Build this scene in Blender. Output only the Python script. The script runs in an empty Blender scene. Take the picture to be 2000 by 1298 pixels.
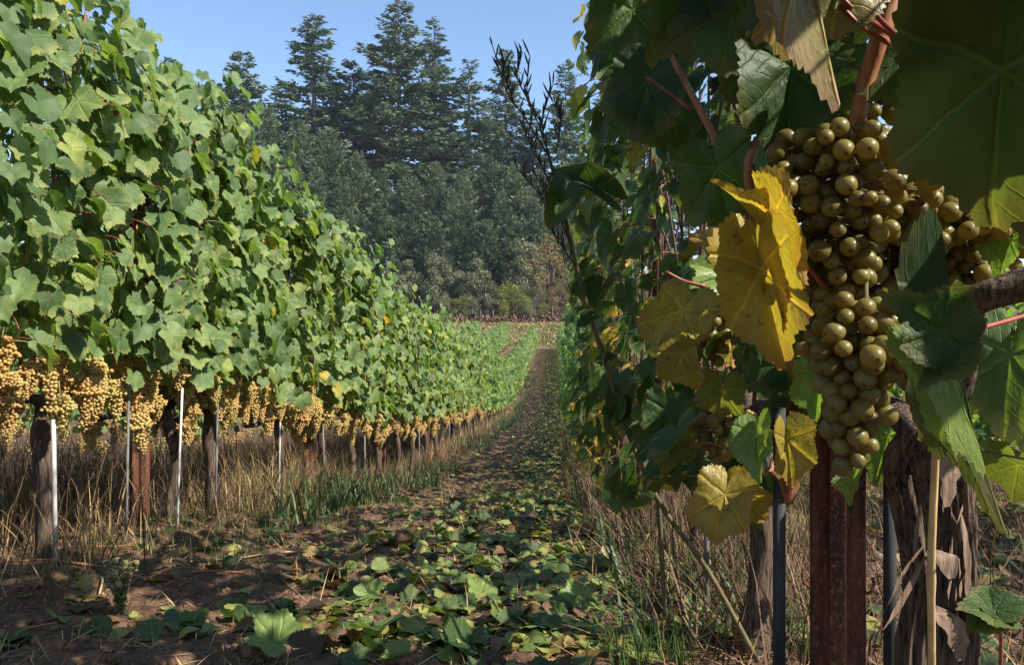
import bpy, math, random
import numpy as np
from mathutils import Vector, Matrix
random.seed(7); RS = np.random.RandomState(11)
scn = bpy.context.scene
COL = scn.collection
R = math.radians
PI = math.pi

# ------------------------------------------------------------------ camera, sky, sun, exposure
YAW = math.atan(86/1500)
EYE = Vector((0, 0, 0.60))
cd = bpy.data.cameras.new('camera'); cam = bpy.data.objects.new('camera', cd); COL.objects.link(cam)
cd.sensor_width = 36; cd.lens = 27.0; cd.clip_start = 0.02; cd.clip_end = 4000
cam.location = EYE; cam.rotation_euler = (R(90), 0, YAW)
scn.camera = cam
FW = Vector((-math.sin(YAW), math.cos(YAW), 0)); RT = Vector((math.cos(YAW), math.sin(YAW), 0))
def P(px, py, d):                      # a point d metres in front of the camera
    return EYE + FW*d + RT*((px-1000)/1500*d) + Vector((0, 0, (649-py)/1500*d))
def proj(v):
    q = np.asarray(v) - np.array(EYE)
    d = q @ np.array(FW); u = q @ np.array(RT)
    dd = np.where(np.abs(d) < 1e-6, 1e-6, d)
    return 1000+1500*u/dd, 649-1500*q[..., 2]/dd, d

SUN = Vector((1.0, -0.42, 1.03)).normalized()
el = math.asin(SUN.z); rot = math.atan2(SUN.x, SUN.y)
w = bpy.data.worlds.new('World'); scn.world = w; w.use_nodes = True
nt = w.node_tree; nt.nodes.clear()
sk = nt.nodes.new('ShaderNodeTexSky'); sk.sky_type = 'NISHITA'; sk.sun_disc = False
sk.sun_elevation = el; sk.sun_rotation = rot; sk.altitude = 200; sk.air_density = 1.0; sk.dust_density = 0.3; sk.ozone_density = 3.0
bg = nt.nodes.new('ShaderNodeBackground'); bg.inputs[1].default_value = 0.118
wo = nt.nodes.new('ShaderNodeOutputWorld')
nt.links.new(sk.outputs[0], bg.inputs[0]); nt.links.new(bg.outputs[0], wo.inputs[0])
ld = bpy.data.lights.new('sun', 'SUN'); ld.energy = 4.5; ld.angle = R(0.53); ld.color = (1.0, 0.93, 0.82)
sun = bpy.data.objects.new('sun', ld); COL.objects.link(sun)
sun.rotation_euler = SUN.to_track_quat('Z', 'Y').to_euler()
vs = scn.view_settings; vs.view_transform = 'Standard'; vs.look = 'None'; vs.gamma = 1; vs.exposure = 1.05; vs.use_curve_mapping = False
scn.cycles.max_bounces = 8; scn.cycles.transparent_max_bounces = 8; scn.cycles.volume_bounces = 1

# ------------------------------------------------------------------ terrain
GY = [-60, -10, 0, 1.4, 2.2, 2.9, 3.8, 4.7, 5.8, 7.35, 10.9, 16, 23.4, 30, 40, 55, 60, 66, 72, 90, 200, 4000]
GZ = [3.0, -.05, -.56, -.63, -.69, -.78, -.92, -1.04, -1.25, -1.45, -1.72, -2.05, -2.6, -2.45, -1.95, -1.15, -.6, .5, 1.5, 4.6, 14, 40]
def hash2(ix, iy, s):
    n = (ix.astype(np.int64)*374761393 + iy.astype(np.int64)*668265263 + s*1442695041) & 0xffffffff
    n = ((n ^ (n >> 13))*1274126177) & 0xffffffff
    return ((n ^ (n >> 16)) & 0xffff)/65535.0
def noise2(x, y, s=0):
    x = np.asarray(x, float); y = np.asarray(y, float)
    ix = np.floor(x); iy = np.floor(y); fx = x-ix; fy = y-iy
    fx = fx*fx*(3-2*fx); fy = fy*fy*(3-2*fy)
    a = hash2(ix, iy, s); b = hash2(ix+1, iy, s); c = hash2(ix, iy+1, s); d = hash2(ix+1, iy+1, s)
    return (a*(1-fx)+b*fx)*(1-fy)+(c*(1-fx)+d*fx)*fy-0.5
def gbase(y):
    y = np.asarray(y, float)
    return (np.interp(y-.6, GY, GZ)+np.interp(y+.6, GY, GZ)+np.interp(y, GY, GZ)*2)/4+EYE.z
ROWS = [-1.5, .38]
def G(x, y):
    x = np.asarray(x, float); y = np.asarray(y, float)
    z = gbase(y)
    for r in (-9.5, -7.5, -5.5, -3.5, -1.5, .38, 2.38, 4.38):
        z = z+0.035*np.exp(-((x-r)/.22)**2)*(y < 56)
    near = np.clip((30-np.hypot(x, y))/20, 0, 1)
    z = z+near*(0.05*noise2(x*2.1, y*2.1, 1)+0.035*noise2(x*6.3, y*6.3, 2)+0.022*noise2(x*17, y*17, 3)+0.012*noise2(x*43, y*43, 4))
    far = np.clip((y-60)/30, 0, 1)
    return z+far*0.8*noise2(x*.06, y*.06, 5)

# ------------------------------------------------------------------ helpers
def link(o): COL.objects.link(o); return o
W = {}
def empty(name, loc):
    o = bpy.data.objects.new(name, None); o.empty_display_size = .1; link(o); o.location = loc; W[o.name] = Vector(loc); return o
def tag(o, label=None, cat=None, group=None, kind=None):
    if label: o['label'] = label
    if cat: o['category'] = cat
    if group: o['group'] = group
    if kind: o['kind'] = kind
    return o
def thing(name, label, cat, loc, group=None): return tag(empty(name, loc), label, cat, group)
class Geo:
    def __init__(s): s.v = []; s.t = []; s.u = []; s.r = []; s.m = []; s.n = 0
    def add(s, V, T, U=None, rnd=0.0, mat=0):
        V = np.asarray(V, float); T = np.asarray(T, int)
        s.v.append(V); s.t.append(T+s.n); s.u.append(np.zeros((len(V), 3)) if U is None else U)
        s.r.append(np.full(len(V), rnd) if np.isscalar(rnd) else rnd); s.m.append(np.full(len(T), mat)); s.n += len(V)
    def mesh(s, name, mats, smooth=True, origin=None):
        V = np.concatenate(s.v); T = np.concatenate(s.t)
        if origin is not None: V = V-np.array(origin)
        me = bpy.data.meshes.new(name)
        me.vertices.add(len(V)); me.vertices.foreach_set('co', V.astype(np.float32).ravel())
        me.loops.add(len(T)*3); me.loops.foreach_set('vertex_index', T.astype(np.int32).ravel())
        me.polygons.add(len(T)); me.polygons.foreach_set('loop_start', np.arange(0, len(T)*3, 3, dtype=np.int32))
        me.polygons.foreach_set('loop_total', np.full(len(T), 3, dtype=np.int32))
        me.polygons.foreach_set('use_smooth', np.full(len(T), smooth))
        for m in (mats if isinstance(mats, (list, tuple)) else [mats]): me.materials.append(m)
        me.polygons.foreach_set('material_index', np.concatenate(s.m).astype(np.int32))
        a = me.attributes.new('luv', 'FLOAT_VECTOR', 'POINT'); a.data.foreach_set('vector', np.concatenate(s.u).astype(np.float32).ravel())
        a = me.attributes.new('rnd', 'FLOAT', 'POINT'); a.data.foreach_set('value', np.concatenate(s.r).astype(np.float32))
        me.update(calc_edges=True)
        return me
def obj(name, me, loc=(0, 0, 0), parent=None, M=None):
    """loc / M are in world space; the parent only carries a location"""
    o = bpy.data.objects.new(name, me); link(o)
    if M is not None:
        W[o.name] = M.translation.copy()
        if parent is not None:
            o.parent = parent; M = Matrix.Translation(-W[parent.name]) @ M
        o.matrix_basis = M
    else:
        W[o.name] = Vector(loc)
        if parent is not None:
            o.parent = parent; loc = Vector(loc)-W[parent.name]
        o.location = loc
    return o
def tube(pts, rad, n=8, bark=0.0, cap=True, seed=0, ridges=9):
    pts = [Vector(p) for p in pts]; m = len(pts)
    if np.isscalar(rad): rad = [rad]*m
    V = []; U = []; ref = Vector((.3, 1, .15)).normalized(); s = 0
    for i, p in enumerate(pts):
        t = (pts[min(i+1, m-1)]-pts[max(i-1, 0)]).normalized()
        a = t.cross(ref)
        if a.length < .2: a = t.cross(Vector((1, 0, 0)))
        a.normalize(); b = t.cross(a)
        if i: s += (p-pts[i-1]).length
        for k in range(n):
            an = 2*PI*k/n; r = rad[i]
            if bark:
                r *= 1+bark*(float(noise2(k*ridges/n+s*4, s*9, seed))*1.6+float(noise2(k*ridges*2.3/n, s*30, seed+5))*.8)+bark*.8*float(noise2(math.cos(an)*2+3, s*14, seed+9))
            V.append(p+(a*math.cos(an)+b*math.sin(an))*r); U.append((k/n, s, 0))
    T = []
    for i in range(m-1):
        for k in range(n):
            A = i*n+k; B = i*n+(k+1) % n; T += [(A, B, B+n), (A, B+n, A+n)]
    if cap:
        for i, sg in ((0, 1), (m-1, -1)):
            V.append(pts[i]); U.append((0, 0, 0)); c = len(V)-1
            for k in range(n):
                A = i*n+k; B = i*n+(k+1) % n; T.append((c, B, A) if sg > 0 else (c, A, B))
    return np.array([tuple(v) for v in V]), np.array(T), np.array(U)
def smooth_path(pts, n):
    pts = [np.array(p, float) for p in pts]; out = []
    q = [2*pts[0]-pts[1]]+pts+[2*pts[-1]-pts[-2]]
    for i in range(1, len(q)-2):
        k = max(2, n//(len(pts)-1))
        for j in range(k):
            t = j/k; a, b, c, d = q[i-1:i+3]
            out.append(.5*((2*b)+(c-a)*t+(2*a-5*b+4*c-d)*t*t+(3*b-3*c+d-a)*t**3))
    out.append(pts[-1]); return [Vector(p) for p in out]
def lerp_list(vals, n): return list(np.interp(np.linspace(0, 1, n), np.linspace(0, 1, len(vals)), vals))

# ------------------------------------------------------------------ materials
class NT:
    def __init__(s, name):
        s.mat = bpy.data.materials.new(name); s.mat.use_nodes = True; s.t = s.mat.node_tree; s.t.nodes.clear()
        s.out = s.N('ShaderNodeOutputMaterial')
    def N(s, k, **kw):
        n = s.t.nodes.new(k)
        for a, b in kw.items(): setattr(n, a, b)
        return n
    def L(s, a, b): s.t.links.new(a, b)
    def put(s, sock, v):
        if isinstance(v, bpy.types.NodeSocket): s.L(v, sock)
        else: sock.default_value = v
    def m(s, op, a, b=0.0, c=0.0, clamp=False):
        n = s.N('ShaderNodeMath', operation=op, use_clamp=clamp); s.put(n.inputs[0], a); s.put(n.inputs[1], b); s.put(n.inputs[2], c); return n.outputs[0]
    def mix(s, f, a, b, blend='MIX'):
        n = s.N('ShaderNodeMix', data_type='RGBA', blend_type=blend); s.put(n.inputs[0], f)
        s.put(n.inputs[6], a if isinstance(a, bpy.types.NodeSocket) else (*a, 1)); s.put(n.inputs[7], b if isinstance(b, bpy.types.NodeSocket) else (*b, 1)); return n.outputs[2]
    def noise(s, vec, scale, detail=3, rough=.55, out=0):
        n = s.N('ShaderNodeTexNoise'); n.inputs['Scale'].default_value = scale; n.inputs['Detail'].default_value = detail; n.inputs['Roughness'].default_value = rough
        if vec is not None: s.L(vec, n.inputs['Vector'])
        return n.outputs[out]
    def ramp(s, f, stops, interp='LINEAR'):
        n = s.N('ShaderNodeValToRGB'); s.L(f, n.inputs[0]); e = n.color_ramp.elements; n.color_ramp.interpolation = interp
        while len(e) < len(stops): e.new(.5)
        for k, (p, c) in enumerate(stops): e[k].position = p; e[k].color = (*c, 1) if len(c) == 3 else c
        return n.outputs[0]
    def range(s, v, a, b, c=0.0, d=1.0):
        n = s.N('ShaderNodeMapRange'); s.put(n.inputs[0], v)
        for k, q in zip((1, 2, 3, 4), (a, b, c, d)): n.inputs[k].default_value = q
        return n.outputs[0]
    def scalevec(s, v, sc):
        n = s.N('ShaderNodeMapping'); s.L(v, n.inputs[0]); n.inputs[3].default_value = sc; return n.outputs[0]
    def bump(s, h, st, dist=.01):
        n = s.N('ShaderNodeBump'); n.inputs['Strength'].default_value = st; n.inputs['Distance'].default_value = dist; s.L(h, n.inputs['Height']); return n.outputs[0]
    def attr(s, name, o): n = s.N('ShaderNodeAttribute', attribute_name=name); return n.outputs[o]
    def bsdf(s, col, rough=.6, spec=.4, normal=None, **kw):
        n = s.N('ShaderNodeBsdfPrincipled'); s.put(n.inputs['Base Color'], col if isinstance(col, bpy.types.NodeSocket) else (*col, 1))
        s.put(n.inputs['Roughness'], rough); n.inputs['Specular IOR Level'].default_value = spec
        if normal is not None: s.L(normal, n.inputs['Normal'])
        for k, v in kw.items(): s.put(n.inputs[k.replace('_', ' ')], v)
        return n.outputs[0]
    def end(s, sh): s.L(sh, s.out.inputs[0]); return s.mat
def geo_pos(n): return n.N('ShaderNodeNewGeometry').outputs['Position']
def obj_co(n): return n.N('ShaderNodeTexCoord').outputs['Object']

def leaf_mat(name, stops, trans=.4, tcol=None, veins=True, spots=0.0, spotcol=(.16, .08, .03), edge=None, rough=.42, sat=1.0, spec=.45):
    n = NT(name)
    r = n.m('FRACT', n.m('ADD', n.attr('rnd', 2), n.N('ShaderNodeObjectInfo').outputs['Random']))
    base = n.ramp(r, stops)
    luv = n.attr('luv', 1)
    r2 = n.m('MULTIPLY', r, 37.0)
    off = n.N('ShaderNodeCombineXYZ'); n.L(r2, off.inputs[2])
    lv = n.N('ShaderNodeVectorMath', operation='ADD'); n.L(luv, lv.inputs[0]); n.L(off.outputs[0], lv.inputs[1])
    nz = n.noise(lv.outputs[0], 2.2, 3)
    col = n.mix(n.range(nz, .3, .7), n.mix(1, base, (.72, .78, .7), 'MULTIPLY'), n.mix(1, base, (1.25, 1.2, 1.15), 'MULTIPLY'))
    norm = None
    dn = n.N('ShaderNodeVectorMath', operation='SCALE'); n.L(n.noise(lv.outputs[0], 3.5, 2, .5, 1), dn.inputs[0]); dn.inputs[3].default_value = .10
    dv = n.N('ShaderNodeVectorMath', operation='ADD'); n.L(luv, dv.inputs[0]); n.L(dn.outputs[0], dv.inputs[1])
    sx = n.N('ShaderNodeSeparateXYZ'); n.L(dv.outputs[0], sx.inputs[0]); x, y = n.m('SUBTRACT', sx.outputs[0], .05), n.m('SUBTRACT', sx.outputs[1], .05)
    if edge is not None:
        rr = n.m('SQRT', n.m('ADD', n.m('MULTIPLY', x, x), n.m('MULTIPLY', y, y)))
        col = n.mix(n.range(n.m('ADD', rr, n.m('MULTIPLY', nz, .5)), .85, 1.2), col, edge)
    if veins:
        ax = n.m('ABSOLUTE', x); ss = []; ts = []
        for a in (0, 52, 108):
            c, s_ = math.cos(R(a)), math.sin(R(a))
            ss.append(n.m('ADD', n.m('MULTIPLY', ax, s_), n.m('MULTIPLY', y, c)))
            ts.append(n.m('ABSOLUTE', n.m('SUBTRACT', n.m('MULTIPLY', ax, c), n.m('MULTIPLY', y, s_))))
        tt = [n.m('ADD', t, n.m('MULTIPLY', n.m('LESS_THAN', s_, 0), 5.0)) for s_, t in zip(ss, ts)]
        tm = n.m('MINIMUM', n.m('MINIMUM', tt[0], tt[1]), tt[2])
        main = n.range(tm, .010, .030, 1, 0)
        sec = None
        for s_, t in zip(ss, tt):
            f = n.m('FRACT', n.m('MULTIPLY', n.m('SUBTRACT', s_, n.m('MULTIPLY', t, .75)), 6.0))
            ln = n.range(n.m('ABSOLUTE', n.m('SUBTRACT', f, .5)), .0, .085, 1, 0)
            sel = n.m('LESS_THAN', n.m('SUBTRACT', t, tm), .0005)
            q = n.m('MULTIPLY', ln, sel); sec = q if sec is None else n.m('ADD', sec, q)
        v = n.m('MAXIMUM', main, n.m('MULTIPLY', sec, .32), clamp=True)
        col = n.mix(n.m('MULTIPLY', v, .5), col, n.mix(1, col, (1.9, 1.75, 1.5), 'MULTIPLY'))
        pk = n.noise(lv.outputs[0], 9, 2)
        h = n.m('SUBTRACT', n.m('MULTIPLY', pk, .6), n.m('MULTIPLY', v, .5))
        norm = n.bump(h, .55, .004)
    if spots:
        sp = n.noise(lv.outputs[0], 5.5, 4, .7)
        col = n.mix(n.range(sp, .66-spots*.12, .72-spots*.08), col, spotcol)
    b = n.bsdf(col, rough, spec, norm)
    tr = n.N('ShaderNodeBsdfTranslucent')
    n.L(n.mix(1, col, tcol or (1.9, 2.0, .7), 'MULTIPLY'), tr.inputs[0])
    if norm is not None: n.L(norm, tr.inputs[1])
    mx = n.N('ShaderNodeMixShader'); mx.inputs[0].default_value = trans; n.L(b, mx.inputs[1]); n.L(tr.outputs[0], mx.inputs[2])
    return n.end(mx.outputs[0])
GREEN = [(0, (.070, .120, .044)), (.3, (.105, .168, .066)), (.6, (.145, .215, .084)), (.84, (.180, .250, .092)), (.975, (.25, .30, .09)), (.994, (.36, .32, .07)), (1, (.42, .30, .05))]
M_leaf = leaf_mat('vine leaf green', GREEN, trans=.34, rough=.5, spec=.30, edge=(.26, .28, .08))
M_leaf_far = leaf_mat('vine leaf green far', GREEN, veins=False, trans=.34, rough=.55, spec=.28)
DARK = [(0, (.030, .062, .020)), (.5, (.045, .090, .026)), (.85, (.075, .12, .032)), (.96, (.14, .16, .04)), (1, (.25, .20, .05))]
M_leaf_dark = leaf_mat('vine leaf shade green', DARK, trans=.33, rough=.52, spec=.30, edge=(.13, .12, .04))  # darker copy of the vine green, with the right row's shade in its colour
M_yel = leaf_mat('vine leaf yellow', [(0, (.44, .33, .05)), (.5, (.50, .38, .06)), (1, (.38, .35, .06))], trans=.45, tcol=(1.5, 1.4, .7), spots=.5, edge=(.48, .24, .05))
M_olive = leaf_mat('vine leaf olive yellow', [(0, (.27, .22, .045)), (1, (.36, .28, .05))], trans=.4, tcol=(1.6, 1.6, .7), spots=.6, edge=(.30, .17, .05))
M_pale = leaf_mat('vine leaf pale underside', [(0, (.30, .27, .12)), (1, (.34, .29, .13))], trans=.35, tcol=(1.4, 1.4, .7), spots=.25, edge=(.30, .20, .12))
M_bright = leaf_mat('vine leaf fresh green', [(0, (.17, .26, .07)), (1, (.20, .28, .08))], trans=.4, tcol=(1.5, 1.6, .6), spots=.1)
M_dry = leaf_mat('dry leaf brown', [(0, (.22, .10, .055)), (1, (.32, .16, .09))], trans=.15, tcol=(1, 1, 1), spots=.3, rough=.75, spec=.2)
LIT = [(0, (.040, .070, .022)), (.25, (.070, .115, .032)), (.45, (.15, .195, .055)), (.58, (.25, .27, .075)), (.68, (.33, .29, .085)), (.76, (.21, .12, .055)), (.88, (.12, .065, .035)), (1, (.06, .035, .022))]
M_litter = leaf_mat('fallen leaf', LIT, trans=.25, spots=.3, rough=.55)
M_litter_far = leaf_mat('fallen leaf far', LIT, trans=.25, veins=False, rough=.55)

def simple(name, c1, c2, scale=(20, 20, 20), rough=.8, spec=.25, bump=.3, bd=.004, wp=False, thr=(.35, .65), metal=0.0, trans=0.0, rnd=False, usegeo=False):
    n = NT(name); co = geo_pos(n) if wp else obj_co(n)
    nz = n.noise(n.scalevec(co, scale), 1.0, 5, .62)
    f = n.range(nz, *thr)
    col = n.mix(f, c1, c2)
    if rnd:
        q = n.m('FRACT', n.m('ADD', n.attr('rnd', 2), n.N('ShaderNodeObjectInfo').outputs['Random']))
        col = n.mix(1, col, n.ramp(q, [(0, (.40, .38, .36)), (1, (1.5, 1.42, 1.3))]), 'MULTIPLY')
    b = n.bsdf(col, rough, spec, n.bump(nz, bump, bd), Metallic=metal)
    if trans:
        tr = n.N('ShaderNodeBsdfTranslucent'); n.L(col, tr.inputs[0]); mx = n.N('ShaderNodeMixShader'); mx.inputs[0].default_value = trans
        n.L(b, mx.inputs[1]); n.L(tr.outputs[0], mx.inputs[2]); b = mx.outputs[0]
    return n.end(b)
M_bark = simple('vine bark', (.022, .015, .011), (.21, .15, .11), (240, 240, 16), .9, .15, 1.0, .006)
M_bark2 = simple('peeling bark', (.11, .07, .05), (.30, .21, .15), (160, 160, 20), .9, .15, .6, .004)
M_cane = simple('vine cane', (.22, .075, .035), (.46, .21, .10), (90, 90, 12), .55, .4, .4, .002)
M_cane_shade = simple('shade toned vine cane', (.06, .032, .02), (.15, .075, .04), (90, 90, 12), .65, .3, .4, .002)  # darkened copy of the cane colour, carrying the right row's shade
M_cane_pale = simple('pale dry cane', (.46, .30, .13), (.66, .47, .22), (90, 90, 8), .45, .45, .4, .002)
M_pet = simple('red leaf stalk', (.24, .045, .04), (.34, .10, .06), (60, 60, 20), .45, .45, .2, .001)
M_petg = simple('green leaf stalk', (.20, .13, .05), (.26, .22, .07), (60, 60, 20), .5, .4, .2, .001)
M_rust = simple('rusted steel', (.040, .020, .014), (.22, .085, .045), (26, 26, 5), .85, .3, .5, .0015, metal=0.0)
def rust():
    n = NT('rusted steel mottled'); co = obj_co(n); a = n.noise(n.scalevec(co, (30, 30, 4)), 1, 5, .65); b = n.noise(n.scalevec(co, (170, 170, 90)), 1, 4, .7); c = n.noise(n.scalevec(co, (9, 9, 7)), 1, 3)
    col = n.mix(n.range(a, .38, .62), (.035, .018, .013), (.17, .068, .038)); col = n.mix(n.range(b, .52, .70), col, (.27, .115, .055)); col = n.mix(n.range(c, .56, .68), col, (.06, .045, .04))
    return n.end(n.bsdf(col, .85, .25, n.bump(b, .5, .001)))
M_rust = rust()
M_galv = simple('galvanised steel', (.26, .27, .28), (.50, .50, .48), (50, 50, 6), .45, .5, .15, .001, metal=.55)
M_dsteel = simple('dull dark steel', (.022, .024, .026), (.07, .072, .074), (50, 50, 6), .85, .12, .15, .001)
M_wire = simple('wire', (.18, .17, .16), (.28, .26, .24), (50, 50, 6), .5, .5, .1, .001, metal=.5)
M_drygrass = simple('dry grass', (.27, .18, .085), (.52, .39, .19), (9, 9, 9), .7, .3, .1, .001, wp=True, trans=.25, rnd=True)
M_brownst = simple('dead weed stalk', (.07, .045, .03), (.20, .135, .085), (9, 9, 9), .8, .2, .1, .001, wp=True, rnd=True)
M_grass = simple('green grass', (.05, .10, .022), (.11, .18, .04), (7, 7, 7), .5, .4, .1, .001, wp=True, trans=.35, rnd=True)
M_weed = simple('weed leaf', (.055, .11, .035), (.14, .20, .07), (30, 30, 30), .5, .4, .2, .001, trans=.35, rnd=True)
M_weedpale = simple('pale weed', (.24, .26, .12), (.42, .38, .18), (30, 30, 30), .6, .3, .2, .001, trans=.35, rnd=True)
M_weeddark = simple('dark weed stem', (.045, .045, .03), (.10, .085, .05), (60, 60, 20), .7, .3, .2, .001)
M_weedstem = simple('weed stem', (.10, .09, .045), (.20, .16, .08), (60, 60, 12), .65, .3, .2, .001)
M_clod = simple('soil clod', (.11, .058, .036), (.27, .155, .10), (40, 40, 40), .95, .1, .8, .006, wp=True)
M_straw = simple('straw litter', (.20, .12, .06), (.46, .32, .18), (12, 12, 12), .8, .2, .1, .001, wp=True, rnd=True)
M_needle = simple('fir needles', (.045, .085, .050), (.16, .225, .125), (.5, .5, .5), .75, .15, 0.1, .01, wp=True, trans=.22, rnd=True)
M_needle2 = simple('young fir needles', (.07, .115, .068), (.21, .275, .16), (.5, .5, .5), .75, .15, 0.1, .01, wp=True, trans=.25, rnd=True)
M_oak = simple('oak leaves', (.12, .145, .085), (.25, .26, .15), (.8, .8, .8), .75, .15, 0.1, .01, wp=True, trans=.25, rnd=True)
M_lime = simple('yellow green shrub leaves', (.16, .20, .05), (.33, .33, .09), (.8, .8, .8), .75, .15, 0.1, .01, wp=True, trans=.3, rnd=True)
M_orange = simple('autumn leaves', (.20, .15, .065), (.36, .28, .13), (.8, .8, .8), .75, .15, 0.1, .01, wp=True, trans=.3, rnd=True)
M_trunk = simple('tree bark', (.06, .045, .035), (.20, .16, .13), (8, 8, 1), .9, .1, .8, .05)
M_wood = simple('weathered wood', (.22, .19, .15), (.42, .37, .30), (30, 30, 3), .85, .2, .5, .004)

def grape_mat(name, ca, cb):
    n = NT(name); co = obj_co(n)
    q = n.m('FRACT', n.m('ADD', n.attr('rnd', 2), n.N('ShaderNodeObjectInfo').outputs['Random']))
    col = n.ramp(q, [(0, ca), (.55, cb), (.965, tuple(.8*c for c in ca)), (1, (.17, .09, .05))])
    nz = n.noise(n.scalevec(co, (260, 260, 260)), 1, 4, .65)
    col = n.mix(n.range(nz, .5, .8), col, n.mix(1, col, (.72, .62, .50), 'MULTIPLY'))
    luv = n.attr('luv', 1); sx = n.N('ShaderNodeSeparateXYZ'); n.L(luv, sx.inputs[0])   # z of the unit berry: the scar sits at +z
    col = n.mix(n.range(sx.outputs[2], .965, .985), col, (.10, .055, .025))
    rg = n.range(n.noise(n.scalevec(co, (90, 90, 90)), 1, 2), .3, .7, .28, .5)
    b = n.bsdf(col, rg, .5, None, Subsurface_Weight=.45, Subsurface_Scale=.006)
    n.t.nodes[-1].inputs if False else None
    for nd in n.t.nodes:
        if nd.type == 'BSDF_PRINCIPLED': nd.inputs['Subsurface Radius'].default_value = (1.0, .62, .18)
    tr = n.N('ShaderNodeBsdfTranslucent'); n.L(n.mix(1, col, (1.3, 1.1, .6), 'MULTIPLY'), tr.inputs[0])
    mx = n.N('ShaderNodeMixShader'); mx.inputs[0].default_value = .42; n.L(b, mx.inputs[1]); n.L(tr.outputs[0], mx.inputs[2])
    return n.end(mx.outputs[0])
M_grape = grape_mat('grape skin golden', (.235, .195, .050), (.33, .285, .09))  # skin tone lowered so the colour carries shade on the near bunches
def grape_far():
    n = NT('grape skin golden far')
    q = n.m('ADD', n.m('MULTIPLY', n.attr('rnd', 2), .5), n.m('MULTIPLY', n.N('ShaderNodeObjectInfo').outputs['Random'], .5))
    col = n.ramp(q, [(0, (.52, .27, .10)), (.3, (.60, .38, .14)), (.55, (.62, .45, .16)), (.85, (.52, .46, .15)), (.96, (.46, .30, .12)), (1, (.26, .14, .08))])
    b = n.bsdf(col, .42, .4); tr = n.N('ShaderNodeBsdfTranslucent'); n.L(col, tr.inputs[0])
    mx = n.N('ShaderNodeMixShader'); mx.inputs[0].default_value = .3; n.L(b, mx.inputs[1]); n.L(tr.outputs[0], mx.inputs[2])
    return n.end(mx.outputs[0])
M_grape_far = grape_far()

def soil():
    n = NT('soil'); p = geo_pos(n)
    a = n.noise(p, 1.3, 5, .6); b = n.noise(p, 14, 6, .7); c = n.noise(p, 60, 4, .7)
    col = n.mix(n.range(b, .35, .65), (.060, .033, .021), (.185, .105, .066))
    col = n.mix(n.range(c, .52, .72), col, (.25, .165, .11))
    g = n.noise(p, 3.1, 5, .65)
    sx = n.N('ShaderNodeSeparateXYZ'); n.L(p, sx.inputs[0])
    fy = n.range(sx.outputs[1], 3.5, 14)
    col = n.mix(n.m('MULTIPLY', n.range(g, .48, .60), n.m('ADD', .25, n.m('MULTIPLY', fy, .3)), clamp=True), col, (.060, .085, .028))
    dry = n.mix(n.range(n.noise(p, 1.2, 6, .7), .35, .65), (.15, .12, .05), (.27, .22, .10))
    dry = n.mix(n.range(n.noise(p, .35, 4, .6), .5, .65), dry, (.13, .14, .05))
    col = n.mix(n.range(n.m('ADD', sx.outputs[1], n.m('MULTIPLY', a, 4)), 56, 59), col, dry)
    wood = n.mix(n.range(b, .4, .6), (.045, .032, .025), (.10, .07, .05))
    col = n.mix(n.range(n.m('ADD', sx.outputs[1], n.m('MULTIPLY', a, 6)), 73, 76), col, wood)
    return n.end(n.bsdf(col, .95, .15, n.bump(n.m('ADD', b, n.m('MULTIPLY', c, .4)), .9, .02)))
M_soil = soil()

# ------------------------------------------------------------------ ground: one sheet out to the horizon
def axis(lo, hi, step, a, b, grow=1.22):
    c = list(np.arange(lo, hi, step)); s = step
    while c[-1] < b: s *= grow; c.append(c[-1]+s)
    s = step
    while c[0] > a: s *= grow; c.insert(0, c[0]-s)
    return np.array(c)
def build_ground():
    xs = axis(-2.6, 1.9, .022, -1500, 1500, 1.07); ys = axis(1.0, 6.5, .022, -60, 3000, 1.035)
    X, Y = np.meshgrid(xs, ys); Z = G(X, Y)
    V = np.stack([X.ravel(), Y.ravel(), Z.ravel()], 1); nx = len(xs); ny = len(ys)
    i = np.arange(ny-1)[:, None]*nx+np.arange(nx-1)[None]; i = i.ravel()
    T = np.concatenate([np.stack([i, i+1, i+nx+1], 1), np.stack([i, i+nx+1, i+nx], 1)])
    g = Geo(); g.add(V, T); tag(obj('ground', g.mesh('ground', M_soil)), kind='structure')
build_ground()

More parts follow.
